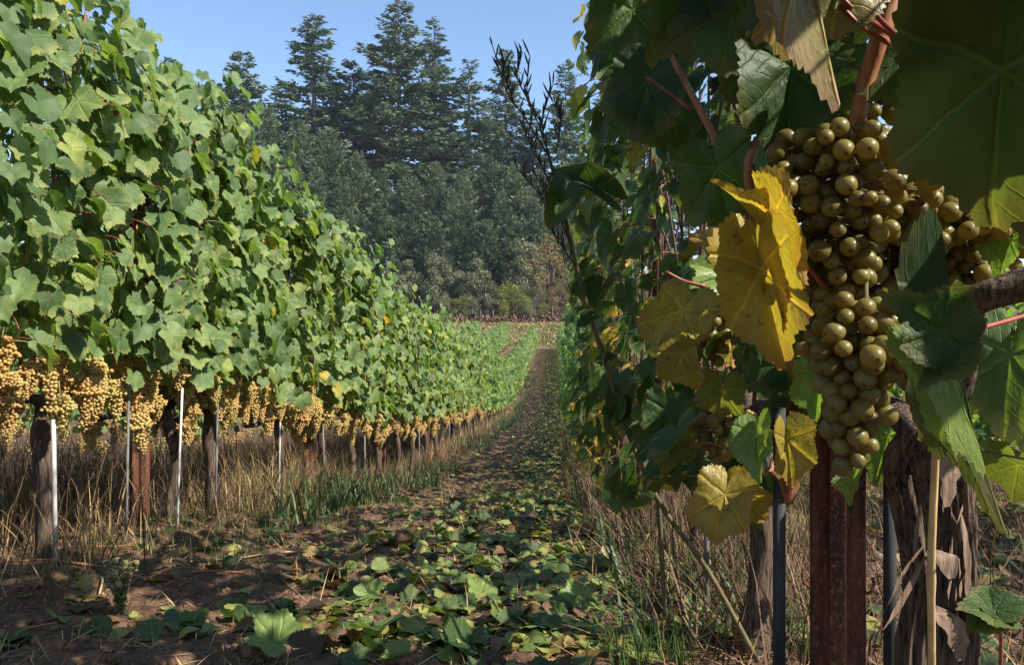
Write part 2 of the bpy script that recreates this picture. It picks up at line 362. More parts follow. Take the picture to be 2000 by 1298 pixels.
# ------------------------------------------------------------------ leaves
PROF = [(0, 1.0), (9, .93), (20, .80), (30, .75), (42, .84), (55, .92), (66, .86), (80, .74), (92, .69), (105, .73), (120, .76), (138, .69), (156, .57), (170, .38), (178, .14), (180, .06)]
def leaf_shape(n=56, rings=(.5, 1), seed=0, fold=.15, curl=.5, wave=.08, teeth=.05, ntooth=None, emboss=0.0, lobe=1.0, petiole=False, twist=0.0, wid=1.0):
    rs = np.random.RandomState(seed)
    th = np.linspace(-PI, PI, n, endpoint=False)+PI/n*0
    pr = np.interp(np.abs(np.degrees(th)), [p[0] for p in PROF], [.85+(p[1]-.85)*lobe if p[0] < 160 else p[1] for p in PROF])
    ph = rs.rand(4)*6.28
    pr = pr*(1+.05*np.sin(2*th+ph[0])+.04*np.sin(5*th+ph[1]))
    if ntooth: tt = (np.abs(th)/(2*PI)*ntooth) % 1; pr = pr*(1+teeth*(tt-.5)*2*(.6+.8*rs.rand(n)))
    else: pr = pr*(1+teeth*np.where(np.arange(n) % 2 == 0, 1, -1)*(np.abs(np.degrees(th)) < 165)*(.4+rs.rand(n)))
    V = [(0, 0)]
    for f in rings: V += list(zip(f*pr*np.sin(th), f*pr*np.cos(th)))
    V = np.array(V); x, y = V[:, 0], V[:, 1]; U = np.stack([x, y, x*0], 1)
    rho = np.hypot(x, y); an = np.arctan2(x, y)
    z = wave*rho**2*np.sin(3*an+ph[2])+wave*.6*rho**3*np.sin(7*an+ph[3])
    if emboss:
        tm = np.full(len(x), 9.)
        for a in (0, 52, 108):
            c, s = math.cos(R(a)), math.sin(R(a)); al = np.abs(x)*s+y*c; t = np.abs(np.abs(x)*c-y*s); tm = np.where(al > 0, np.minimum(tm, t), tm)
        z = z-emboss*np.exp(-(tm/.05)**2)+emboss*.6*noise2(x*9+seed, y*9, seed)
    x = x*wid
    # fold halves about the midrib
    f = fold; xx = np.sign(x)*(np.abs(x)*np.cos(f)); zz = z*np.cos(f)+np.abs(x)*np.sin(f)
    c = curl if abs(curl) > 1e-3 else 1e-3
    yy = np.sin(c*y)/c-zz*np.sin(c*y); z2 = -(1-np.cos(c*y))/c+zz*np.cos(c*y)
    if twist:
        a = twist*y; xx, z2 = xx*np.cos(a)-z2*np.sin(a), xx*np.sin(a)+z2*np.cos(a)
    V3 = np.stack([xx, yy, z2], 1)
    T = [(0, 1+(k+1) % n, 1+k) for k in range(n) if k != n-1 or True]
    for j in range(len(rings)-1):
        a0 = 1+j*n; b0 = a0+n
        for k in range(n):
            k2 = (k+1) % n; T += [(a0+k, a0+k2, b0+k2), (a0+k, b0+k2, b0+k)]
    T = [t for t in T if True]
    return V3, np.array(T), U
def leaf_mesh(name, mat, petmat=None, **kw):
    g = Geo(); V, T, U = leaf_shape(**kw); g.add(V, T, U)
    if petmat:
        pv, pt, pu = tube(smooth_path([(0, .02, 0), (0, -.35, -.10), (.03, -.7, -.35), (.02, -1.0, -.75)], 6), [.03, .024, .02, .02, .02, .022, .03], 5)
        pu = pu*0+np.array((0, .5, 0)); g.add(pv, pt, pu, mat=1)
    return g.mesh(name, [mat, petmat] if petmat else mat)
def frame(loc, tip, nrm, s):
    y = Vector(tip).normalized(); x = y.cross(Vector(nrm))
    if x.length < 1e-4: x = y.cross(Vector((.3, .5, .8)))
    x.normalize(); z = x.cross(y)
    M = Matrix.Identity(4)
    for i in range(3): M[i][0] = x[i]*s; M[i][1] = y[i]*s; M[i][2] = z[i]*s; M[i][3] = loc[i]
    return M
NLV = 12
LV = []; LVD = []; LVF = []
for k in range(NLV):
    kw = dict(n=64, rings=(.4, .75, 1), seed=50+k, fold=random.choice([.1, .2, .35, .5, -.15, .7]), curl=random.uniform(.1, 1.0), wave=random.uniform(.05, .13), teeth=.05, emboss=.012)
    LV.append(leaf_mesh('leaf', M_leaf, M_pet if k % 2 else M_petg, **kw))
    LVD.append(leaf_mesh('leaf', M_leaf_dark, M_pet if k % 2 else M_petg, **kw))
YLV = [leaf_mesh('leaf', M_yel, M_pet, n=64, rings=(.4, .75, 1), seed=90+k, fold=.4, curl=.8, wave=.12, emboss=.012) for k in range(3)]
LOW = [leaf_shape(n=16, rings=(1,), seed=70+k, fold=random.uniform(-.1, .5), curl=random.uniform(.1, .9), wave=.1, teeth=.06) for k in range(10)]
MID = [leaf_shape(n=28, rings=(.55, 1), seed=170+k, fold=random.uniform(-.1, .5), curl=random.uniform(.1, .9), wave=.1, teeth=.06) for k in range(10)]
VLOW = [leaf_shape(n=9, rings=(1,), seed=270+k, fold=random.uniform(0, .5), curl=.5, wave=.1, teeth=.04) for k in range(6)]
def add_leaf(g, protos, M, mat=0, rnd=None):
    V, T, U = random.choice(protos); A = np.array(M)
    g.add(V @ A[:3, :3].T+A[:3, 3], T, U, random.random() if rnd is None else rnd, mat)

# a grapevine's structure: shoots rising from the cordon, leaves set along them
def vine_leaves(rng, half, nsh=9, span=.75, top=1.98, x_half=.2, z0=.50, size=(.046, .084), per=25, bias=.5, low=0.0, tidy=1.0):
    out = []; shoots = []
    for i in range(nsh):
        y0 = (i+.5)/nsh*span-span/2+rng.uniform(-.03, .03); x0 = rng.uniform(-.04, .04)
        h = top+rng.uniform(-.13, .10)+(.2 if rng.random() < .10 else 0)
        p = [Vector((x0, y0, z0)), Vector((x0+rng.uniform(-.06, .06), y0+rng.uniform(-.05, .05), z0+.4)), Vector((x0+rng.uniform(-.08, .08), y0+rng.uniform(-.1, .1), z0+.9)), Vector((x0+rng.uniform(-.12, .12), y0+rng.uniform(-.14, .14), h))]
        shoots.append(p)
        for k in range(per):
            t = (k+rng.random())/per; t = 1-(1-t)**1.12; t = low+(1-low)*t
            q = t*3; a = min(int(q), 2); c = p[a].lerp(p[a+1], q-a)
            sd = 1 if rng.random() < bias else -1
            taper = 1 if t < .85 else 1-(t-.85)*2.4
            off = Vector((sd*rng.uniform(.03, x_half)*taper, rng.uniform(-.11, .11), rng.uniform(-.03, .07)))
            nrm = Vector((sd*rng.uniform(.3, 1.1), rng.uniform(-.9, .7), rng.uniform(-.05, 1.0)))
            tip = Vector((sd*rng.uniform(.0, .6), rng.uniform(-.7, .7), -rng.uniform(.25, 1.1)))
            s = rng.uniform(*size)*(1 if t < .85 else .75)
            out.append((c+off, tip, nrm, s, sd, t))
    return shoots, out
# ---- grape bunches
def ico(sub):
    import bmesh
    bm = bmesh.new(); bmesh.ops.create_icosphere(bm, subdivisions=sub, radius=1)
    V = np.array([v.co[:] for v in bm.verts]); T = np.array([[v.index for v in f.verts] for f in bm.faces]); bm.free(); return V, T
I1 = ico(1); I2 = ico(2); I4 = ico(4)
def berries(rng, L, w0, r, dens=.86, shoulder=True, limit=400, tries=5000):
    pts = []; A = np.zeros((0, 3))
    for _ in range(tries):
        t = rng.random(); z = -t*L
        wid = w0*(.55+.9*t if t < .3 else .82*(1-((t-.3)/.7)**1.5)+.16)
        a = rng.uniform(0, 2*PI); q = rng.uniform(.62, 1.0)
        p = np.array((wid*q*math.cos(a), wid*q*math.sin(a), z))
        if shoulder and t < .35 and rng.random() < .35: p[:2] *= 1.45
        if len(A) and np.min(np.sum((A-p)**2, 1)) < (2*r*dens)**2: continue
        A = np.vstack([A, p]); pts.append(p)
        if len(pts) >= limit: break
    return pts
def bunch_mesh(seed, L, w0, r=.0072, sph=I1):
    rng = random.Random(seed); g = Geo()
    for p in berries(rng, L, w0, r, .77):
        s = r*rng.uniform(.88, 1.08); g.add(sph[0]*s+p, sph[1], None, rng.random())
    v, t, u = tube([(0, 0, .05), (0.003, 0, 0), (0, 0, -L*.7)], .002, 5); g.add(v, t, u, mat=1)
    return g.mesh('grape_bunch', [M_grape_far, M_petg])
BUN = [bunch_mesh(300+k, random.uniform(.095, .17), random.uniform(.034, .050), r=.0064, sph=I2 if k < 6 else I1) for k in range(8)]
BUNF = [bunch_mesh(330+k, random.uniform(.10, .15), .042, .0095) for k in range(3)]

# ---- trunks, arms, canes
def trunk_geo(rng, h=.50, r=.028, n=18, lean=.04):
    p = [(rng.uniform(-.02, .02), rng.uniform(-.02, .02), -.06), (rng.uniform(-lean, lean), rng.uniform(-lean, lean), h*.35), (rng.uniform(-lean, lean)*.8, rng.uniform(-lean, lean), h*.7), (0, 0, h)]
    q = smooth_path(p, 21); rr = lerp_list([r*1.45, r*1.1, r*.95, r*1.0, r*1.25, r*.9], len(q))
    g = Geo(); g.add(*tube(q, rr, n, .28, seed=rng.randrange(99), ridges=11)); return g
def arm_geo(rng, span, h=.5, r=.011):
    g = Geo()
    for s in (-1, 1):
        q = smooth_path([(0, 0, h-.03), (.01, s*.07, h+.01), (-.01, s*span*.3, h+rng.uniform(-.015, .02)), (0, s*span*.52, h)], 12)
        g.add(*tube(q, lerp_list([r*1.7, r*1.2, r], len(q)), 8, .2, seed=rng.randrange(99)))
    return g
TRUNK = [trunk_geo(random.Random(400+k), r=random.Random(k).uniform(.017, .026)).mesh('trunk', M_bark) for k in range(6)]
ARM = [arm_geo(random.Random(420+k), .8).mesh('cordon', M_bark) for k in range(4)]

# ---- near vines: every leaf on the visible side is a part
def near_vine(xr, y, rng, label, lod, group, side=1, filt=None, top=1.98, n_b=8, leafset=None, span=.8, xh=.2, per=25, zf=(.30, .50), cap=290, nsh=9, low=0.0, yellow=.03, bmin=.08, zlo=-.04, size=(.046, .084)):
    z = float(gbase(y))
    t = thing('grapevine', label, 'grapevine', (xr, y, z), group)
    base = Vector((xr, y, z))
    obj('trunk', TRUNK[rng.randrange(6)], base, t); obj('cordon', ARM[rng.randrange(4)], base, t)
    shoots, lv = vine_leaves(rng, 0, nsh=nsh, span=span, top=top, x_half=xh, bias=.74 if side > 0 else .42, per=per, low=low, size=size)
    for p in shoots:
        q = smooth_path(p, 9); g = Geo(); g.add(*tube([base+v for v in q], lerp_list([.0048, .004, .0025], len(q)), 5, .08))
        obj('cane', g.mesh('cane', M_cane if side > 0 else M_cane_shade, origin=base), base, t)
    g = Geo(); cnt = 0; stuff = 0
    leafset = leafset or LV
    for (c, tip, nrm, s, sd, tt) in lv:
        loc = base+c
        if filt and not filt(loc, s): continue
        M = frame(loc, tip, nrm, s)
        if sd == side and cnt < cap and lod:
            me = rng.choice(YLV) if (rng.random() < yellow or (tt < .1 and rng.random() < .18)) else rng.choice(leafset)
            obj('leaf', me, parent=t, M=M); cnt += 1
        else:
            Mr = np.array(M); V, T, U = rng.choice(MID); g.add(V @ Mr[:3, :3].T+Mr[:3, 3], T, U, rng.random()); stuff += 1
    if stuff: tag(obj('leaf_mass', g.mesh('leaf_mass', M_leaf_far if leafset is LV else M_leaf_dark, origin=base), base, t), kind='stuff')
    for k in range(n_b):
        sx = rng.uniform(bmin-.03, bmin+.04)*side*(1 if rng.random() < .8 else -.8)
        b = Vector((xr+sx, y+rng.uniform(-span/2, span/2), z+rng.uniform(*zf)+.14))
        if filt and not filt(b, .09): continue
        me = rng.choice(BUN)
        o = obj('grape_bunch', me, b, t); o.scale = (rng.uniform(.6, .92),)*3; o.rotation_euler = (rng.uniform(-.2, .2), rng.uniform(-.2, .2), rng.uniform(0, 6.3))
    return t

# ---- far vines: six kinds of canopy, copied
def far_vine_proto(seed, protos, per, nsh=9, top=1.98, size=(.055, .09), mat=None, bunch=None):
    rng = random.Random(seed); g = Geo()
    shoots, lv = vine_leaves(rng, 0, nsh=nsh, span=.78, top=top, x_half=.2, per=per, size=size)
    for (c, tip, nrm, s, sd, tt) in lv:
        A = np.array(frame(c, tip, nrm, s)); V, T, U = rng.choice(protos); g.add(V @ A[:3, :3].T+A[:3, 3], T, U, rng.random())
    fol = g.mesh('foliage', mat or M_leaf_far)
    gb = Geo()
    for k in range(8):
        v = np.array([(0, 0, 0)]); cc = np.array((rng.choice((-1, 1))*rng.uniform(.05, .13), rng.uniform(-.36, .36), rng.uniform(.40, .56)))
        for p in berries(rng, .12, .035, .0095, .86, limit=26, tries=500): gb.add(I1[0]*.0095+p+cc, I1[1], None, rng.random())
    return fol, gb.mesh('fruit', M_grape_far)
FARP = [far_vine_proto(500+k, MID, 36, size=(.045, .078)) for k in range(5)]
VFARP = [far_vine_proto(520+k, VLOW, 24, nsh=8, size=(.058, .10)) for k in range(4)]
def far_vine(xr, y, rng, label, group, protos, fruit=True, sc=1.0, dz=0.0):
    z = float(gbase(y)); base = Vector((xr, y, z)); t = thing('grapevine', label, 'grapevine', base, group)
    f, b = rng.choice(protos); rz = rng.choice((0, PI))
    o = tag(obj('foliage', f, base+Vector((0, 0, dz)), t), kind='stuff'); o.rotation_euler.z = rz; o.scale = (1, 1, rng.uniform(.95, 1.05)*sc)
    obj('trunk', rng.choice(TRUNK), base, t)
    if fruit: o = tag(obj('grape_bunches', b, base, t), kind='stuff'); o.rotation_euler.z = rz
    return t

RN = random.Random(77)
XL = -1.5; XR = .38
# left row
ly = [.55, 1.4, 2.17, 2.86, 3.25, 4.05, 4.8]
while ly[-1] < 53.8: ly.append(ly[-1]+.76)
names = {1.4: 'vine with golden grapes at the left edge, cut off by the frame', 2.17: 'vine with a pale shaggy trunk and full golden bunches, nearest in the left row', 2.86: 'vine with a gnarled trunk just behind the first rusty post of the left row',
         3.25: 'vine with a thick dark trunk between two white stakes in the left row', 4.05: 'vine hung with orange bunches beside the white stake before the second rusty post', 4.8: 'vine with orange bunches just past the second rusty post in the left row'}
for i, y in enumerate(ly):
    if y < 14:
        lab = names.get(y) or ('vine outside the left edge of the left row' if y < 1 else 'leafy green vine with golden bunches further along the left row, %d before the fruit blurs' % (i))
        if y >= 5:
            pk = [2.74, 4.68, 6.7, 8.8, 10.9, 13.0]; a = max(j for j, q in enumerate(pk) if q < y); o_ = sum(1 for q in ly if pk[a] < q <= y)
            lab = 'leafy green vine, %s past the %s rusty post of the sunlit left row' % (('first', 'second', 'third', 'fourth')[o_-1], ('first', 'second', 'third', 'fourth', 'fifth', 'sixth')[a])
        near_vine(XL, y, RN, lab, 1, 'vines in the sunlit left row', side=1, top=1.67, per=72 if y < 7 else 60, size=(.038, .073), n_b=26 if y < 5 else 16, xh=.22, cap=298, low=.11, zf=(.36, .56), yellow=.006)
    else:
        far_vine(XL, y, RN, 'green vine in the sunlit left row about %d metres away' % (int(y/3)*3), 'distant vines in the sunlit left row', FARP if y < 30 else VFARP, sc=.86)
for x, y0, y1, lab, grp in ((-3.5, 1.2, 12, 'vine of the second left row, glimpsed under the first row', 'vines glimpsed under the left row'),
                            (-3.5, 24, 54.5, 'far vine of the second row from the path on the left, rising to the headland', 'far vines of the second left row'),
                            (-5.5, -.5, 12, 'vine of the third left row, glimpsed low through the trunks', 'vines glimpsed under the left row'),
                            (-5.5, 30, 54.5, 'far vine of the third row from the path on the left, rising to the headland', 'far vines of the third left row'),
                            (-7.5, 38, 54.5, 'far vine of the fourth row from the path on the left, mostly hidden', 'far vines of the fourth left row')):
    y = y0
    while y < y1: far_vine(x, y, RN, lab, grp, FARP if y < 13 else VFARP, y < 13); y += .78

# right row
SUNV = np.array(SUN)
GAPS = [(P(*p), rr) for p, rr in (((1540, 560, .55), .045), ((1478, 890, .77), .05), ((1712, 750, .60), .045), ((1735, 290, .55), .03), ((1745, 40, .55), .04), ((1820, 1000, .60), .035), ((1822, 1230, .63), .03), ((1880, 1100, .78), .06), ((1360, 560, .8), .03), ((1950, 760, .77), .05), ((1620, 120, .5), .025), ((1300, 700, .74), .02), ((1950, 880, .49), .03))]
gr_ = random.Random(321)
for k in range(60):
    gx = gr_.uniform(-.75, .3); gy = 1.4+4.2*gr_.random()**1.2; GAPS.append((Vector((gx, gy, float(gbase(gy)))), gr_.uniform(-.02, .035)))
for px_, py_, d_, rr_ in ((235, 1180, 1.95, .05), (200, 1240, 1.8, .02), (1290, 1170, 1.95, .05), (1050, 1240, 1.68, .06), (600, 1270, 1.6, .05), (760, 1190, 1.85, .04), (420, 1230, 1.8, .03), (940, 1180, 1.85, .05), (1190, 1110, 2.1, .05), (1000, 1060, 2.4, .05)): GAPS.append((P(px_, py_, d_), rr_))
GP = np.array([tuple(p) for p, q in GAPS]); GR = np.array([q for p, q in GAPS])+.045
def in_gap(loc):
    q = np.array(loc)[None]-GP; a = q @ SUNV; dd = np.linalg.norm(q-a[:, None]*SUNV[None], axis=1)
    return bool(np.any((a > .03) & (dd < GR)))
def rfilt(loc, s):
    if in_gap(loc): return False
    px, py, d = proj(np.array(loc)); px = float(px); py = float(py); d = float(d)
    rp = s*1500/max(d, .05)
    if d < .12: return (d < -.05 and loc.x > .2) or (loc.z > EYE.z+.22 and loc.x > -.10)  # lets in unseen leaves overhead, which shade the near bunches
    if px-rp*.95 < 1096+12*math.sin(py*.03)+(10 if py > 600 else 0): return False
    if d < .80: return px-rp > 2020 or py+rp < -60
    if d < 1.5 and py > 1010: return False
    return True
ry = [-1.6, -.85, -.1]
ry2 = [.76, 1.53, 2.2, 2.9, 3.65, 4.4, 5.15, 5.9]
while ry2[-1] < 53.5: ry2.append(ry2[-1]+.76)
rlab = {1.53: 'vine with a knotty trunk left of the near rusty post, mostly in shade', 2.2: 'shaded vine behind the knotty trunk in the right row', 2.9: 'shaded vine third beyond the near rusty post of the right row', 3.65: 'shaded vine whose leaves edge the path beside the tall weed'}
for y in ry:
    near_vine(XR, y, RN, 'vine beside the camera at the start of the right row', 0, 'vines beside the camera', side=-1, filt=rfilt, n_b=0, leafset=LVD, nsh=8, per=22, low=.1)
for y in ry2[1:]:
    if y < 7:
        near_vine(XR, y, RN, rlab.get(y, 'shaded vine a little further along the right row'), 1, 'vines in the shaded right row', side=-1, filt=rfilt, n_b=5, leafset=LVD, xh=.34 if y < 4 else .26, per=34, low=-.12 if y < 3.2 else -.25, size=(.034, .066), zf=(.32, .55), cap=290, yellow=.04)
    else:
        far_vine(XR, y, RN, 'shaded vine in the right row about %d metres away' % (int(y/3)*3), 'distant vines of the right row', FARP if y < 30 else VFARP, y < 20, dz=-.16)
for xx_ in (4.38, 6.38):
    for y in np.arange(-.6, 15, .78): far_vine(xx_, float(y), RN, 'vine of a more distant row seen low between the right hand trunks', 'vines beyond the right row', FARP, True, .8)
for y in np.arange(-2.4, 9, .78): far_vine(2.38, float(y), RN, 'vine of the next row, glimpsed through the right row', 'vines beyond the right row', FARP, True, .66)

# ------------------------------------------------------------------ posts, stakes, wires
def post_mesh(h, wd=.070):
    s = wd/.07
    prof = [(-.035, .022), (-.035, .004), (-.031, 0), (-.013, 0), (-.009, -.012), (.010, -.012), (.014, 0), (.031, 0), (.035, .004), (.035, .022)]
    inner = [(x*.93, yy+.0035) for x, yy in prof]; inner[0] = (-.032, .022); inner[-1] = (.032, .022)
    loop = [(x*s, yy*s) for x, yy in prof]+[(x*s, yy*s) for x, yy in reversed(inner)]
    n = len(loop); zs = np.linspace(-.3, h, 40); V = []; T = []
    for z in zs: V += [(x, y, z) for x, y in loop]
    for i in range(len(zs)-1):
        for k in range(n):
            a = i*n+k; b = i*n+(k+1) % n; T += [(a, b, b+n), (a, b+n, a+n)]
    m = len(prof)
    for k in range(m-1):
        o = (len(zs)-1)*n; T += [(o+k, o+k+1, o+n-2-k), (o+k, o+n-2-k, o+n-1-k)]
    g = Geo(); g.add(V, T)
    return g.mesh('channel', M_rust, smooth=False)
def hook_mesh():
    g = Geo(); g.add(*tube([(0, 0, -.008), (.006, -.001, -.004), (.009, 0, .006), (.007, 0, .014)], .0022, 6)); return g.mesh('wire_hook', M_rust)
PM = post_mesh(1.55); HM = hook_mesh()
def post(x, y, label, rz, group, hooks=True):
    z = float(gbase(y)); t = thing('vineyard_post', label, 'post', (x, y, z), group)
    o = obj('channel', PM, (x, y, z), t); o.rotation_euler.z = rz
    if hooks:
        for k in range(9):
            for s in (-1, 1):
                zz = .12+k*.16; h = obj('wire_hook', HM, (x+s*.035*math.cos(rz)+.01*math.sin(rz), y+s*.035*math.sin(rz)-.01*math.cos(rz), z+zz), t); h.scale = (s, 1, 1); h.rotation_euler.z = rz
post(XL-.02, 2.74, 'rusty steel post with its foot in shade, first in the left row', R(62), 'rusty posts of the left row')
post(XL-.02, 4.68, 'rusty orange post lit by sun, second in the left row', R(60), 'rusty posts of the left row')
post(XL-.02, 6.7, 'small rusty post third in the left row, standing in dry grass', R(60), 'rusty posts of the left row')
for k in range(5): post(XL+.02, 8.8+2.1*k, 'rusty post hidden among vines further down the left row', R(60), 'rusty posts of the left row', False)
pp = P(1636, 900, 1.03); post(pp.x, pp.y, 'wide rusty steel post in front, under the grapes on the right', R(-20), 'rusty posts of the right row')
for k in range(3): post(XR+.03, 3.1+2.1*k, 'rusty post inside the shaded right row, %s beyond the near post' % ('first', 'second', 'third')[k], R(10), 'rusty posts of the right row', False)
M_dull = simple('weathered grey steel', (.11, .105, .10), (.27, .26, .24), (50, 50, 9), .7, .3, .2, .001)
M_white = simple('chalky white steel', (.48, .46, .42), (.62, .60, .56), (50, 50, 6), .6, .3, .15, .001)
def stake(x, y, label, group, h=.62, lean=(0, 0), r=.0052, mat=None):
    z = float(gbase(y)); t = Geo()
    t.add(*tube([(0, 0, -.1), (lean[0]*.5, lean[1]*.5, h/2), (lean[0], lean[1], h)], r, 8))
    tag(obj('training_stake', t.mesh('training_stake', mat or M_dull), (x, y, z)), label, 'stake', group)
for px, lab in ((75, 'bright white stake beside the shaggy trunk at far left'), (220, 'thin grey stake in shade left of the first rusty post'), (325, 'pale stake right of the first rusty post'),
                (405, 'dull stake beside the thick dark vine trunk'), (535, 'short white stake before the second rusty post'), (628, 'thin stake just right of the second rusty post')):
    y = 1.40*1500/(1086-px); stake(-1.40, y, lab, 'stakes of the left row', lean=(RN.uniform(-.02, .02), RN.uniform(-.02, .02)), h=.56, r=.0062 if px == 75 else .0042, mat=M_white if px in (75, 325, 535) else None)
for y in ly[7:26:3]: stake(-1.42, y+.08, 'pale stake among dry grass further down the left row', 'stakes of the left row', h=.5)
q = P(1522, 1000, .86); stake(q.x, q.y, 'dark grey metal stake standing left of the near rusty post', 'stakes of the right row', h=.52, r=.0068, mat=M_dsteel)
q = P(1738, 1000, 1.0); stake(q.x, q.y, 'grey stake standing right of the near rusty post', 'stakes of the right row', h=.5, r=.008, mat=M_dsteel)
q = P(1380, 1000, 1.75); stake(q.x, q.y, 'small bright stake behind the knotty vine trunk', 'stakes of the right row', h=.32, r=.006)
for xr, nm in ((XL, 'left'), (XR, 'right')):
    for k, (h, wd) in enumerate(((.49, 'fruiting'), (1.0, 'middle'), (1.45, 'upper'))):
        ys = np.concatenate([np.arange(-2, 8, .5), np.arange(8, 55, 2.)]); ysh = .03 if k else 0
        g = Geo(); g.add(*tube([(xr+ysh, yy, float(gbase(yy))+h) for yy in ys], .0014, 4))
        tag(obj('trellis_wire', g.mesh('trellis_wire', M_wire)), '%s trellis wire strung along the %s row' % (wd, nm), 'wire')

# ------------------------------------------------------------------ the vine in the right foreground
hero_base = Vector((XR+.01, .78, float(gbase(.78))))
HV = thing('grapevine', 'near vine on the right with peeling trunk, ripe grapes and yellow leaves', 'grapevine', hero_base)
def canopy_beside():  # row leaves outside the frame, added to shade the near bunches
    rng = random.Random(99); g = Geo()
    for y0 in (-.1, .2, .45, .76, 1.2):
        sh, lv = vine_leaves(rng, 0, nsh=9, span=.8, top=1.98, x_half=.4, per=28, bias=.5, low=.22)
        for c, tip, nrm, s, sd, tt in lv:
            loc = Vector((XR, y0, hero_base.z))+c; px, py, d = proj(np.array(loc)); rp = s*1500/max(d, .05)
            up_ = loc.z > EYE.z+.22
            if in_gap(loc) or (loc.x < .12 and not (up_ and loc.x > -.12)) or (d > -.12 and d < .12 and not up_) or (d > 0 and not (px-rp > 2015 or py+rp < -20)): continue
            A = np.array(frame(loc, tip, nrm, s)); V, T, U = rng.choice(MID); g.add(V @ A[:3, :3].T+A[:3, 3], T, U, rng.random())
    tag(obj('leaf_mass', g.mesh('leaf_mass', M_leaf_dark, origin=hero_base), hero_base, HV), kind='stuff')
canopy_beside()
def canopy_front():
    rng = random.Random(45)
    for y0, n in ((1.02, 10), (1.25, 11)):
        sh, lv = vine_leaves(rng, 0, nsh=n, span=.5, top=1.9, x_half=.30, per=32, bias=.3, low=-.16, size=(.026, .052))
        for c, tip, nrm, s, sd, tt in lv:
            loc = Vector((XR, y0, hero_base.z))+c
            if not rfilt(loc, s): continue
            px, py, d = proj(np.array(loc))
            if d < .78 or px > 1560 and py > 820 or 1700 < px < 1950: continue
            obj('leaf', rng.choice(LVD), parent=HV, M=frame(loc, tip, nrm, s))
canopy_front()
def hpart(name, g, mat, parent=None, label=None, smooth=True):
    o = obj(name, g.mesh(name, mat, smooth=smooth, origin=hero_base), hero_base, HV) if parent is None else obj(name, g.mesh(name, mat, smooth=smooth, origin=W[parent.name]), W[parent.name], parent)
    if label: o['label'] = label
    return o
def htube(name, pts, rad, mat, n=10, bark=.06, steps=18, label=None, seed=3, ridges=9):
    q = smooth_path([P(*p) for p in pts], steps); g = Geo(); g.add(*tube(q, lerp_list(rad, len(q)), n, bark, seed=seed, ridges=ridges)); return hpart(name, g, mat, label=label)
htube('trunk', [(1862, 1640, .80), (1860, 1298, .79), (1866, 1120, .79), (1852, 980, .78), (1838, 900, .77), (1822, 860, .76)], [.028, .024, .021, .022, .025, .017], M_bark, 110, .26, 90, ridges=34)
htube('trunk', [(1780, 1640, .88), (1775, 1298, .87), (1788, 1150, .86), (1772, 1000, .84), (1760, 900, .82), (1800, 850, .79)], [.018, .016, .014, .015, .017, .014], M_bark, 60, .28, 60, label='dark second stem', seed=8, ridges=22)
htube('cordon', [(1820, 870, .77), (1860, 760, .72), (1885, 650, .66), (1900, 592, .60), (2000, 556, .58), (2120, 520, .56)], [.018, .015, .013, .0115, .012, .012], M_bark, 18, .16, 40)
htube('cordon', [(1810, 870, .78), (1740, 800, .85), (1640, 760, .98), (1560, 780, 1.15), (1500, 790, 1.4)], [.018, .014, .012, .012, .010], M_bark, 14, .2, 30)
htube('cane', [(1775, -60, .55), (1748, 0, .55), (1718, 75, .55), (1692, 160, .56), (1672, 250, .57), (1655, 420, .60), (1700, 700, .70)], [.0062, .0062, .0064, .006, .0062, .006, .006], M_cane, 12, .08, 30, label='stout orange brown cane')
htube('cane', [(1860, -40, .60), (1838, 20, .60), (1800, 200, .62), (1770, 420, .64), (1790, 700, .72)], [.0055]*5, M_cane, 10)
htube('cane', [(1300, 90, .80), (1370, 220, .78), (1425, 330, .76), (1500, 520, .76)], [.003, .0035, .004, .004], M_cane, 8)
htube('cane', [(1480, 270, .7), (1462, 350, .7), (1500, 560, .75), (1560, 760, .9)], [.004, .0045, .005, .005], M_cane, 8)
htube('cane', [(1590, 80, .62), (1640, 190, .62), (1655, 300, .62)], [.002, .003, .003], M_cane, 8)
for a in ([(1632, -20, .5), (1668, 20, .5), (1740, 66, .54)], [(1690, -20, .5), (1712, 30, .5), (1752, 70, .52)], [(1640, 10, .5), (1680, 50, .5), (1738, 85, .53)],
          [(1500, 443, .55), (1560, 500, .56), (1620, 573, .58)], [(1870, 652, .5), (1940, 634, .52), (2060, 600, .56)], [(1262, 150, .8), (1310, 185, .8), (1350, 215, .79)],
          [(1300, 530, .8), (1335, 548, .8), (1380, 560, .8)], [(1560, -10, .5), (1520, -40, .5), (1500, -60, .5)]):
    htube('leaf_stalk', a, [.0016, .0016, .0022], M_pet, 8, 0, 10)
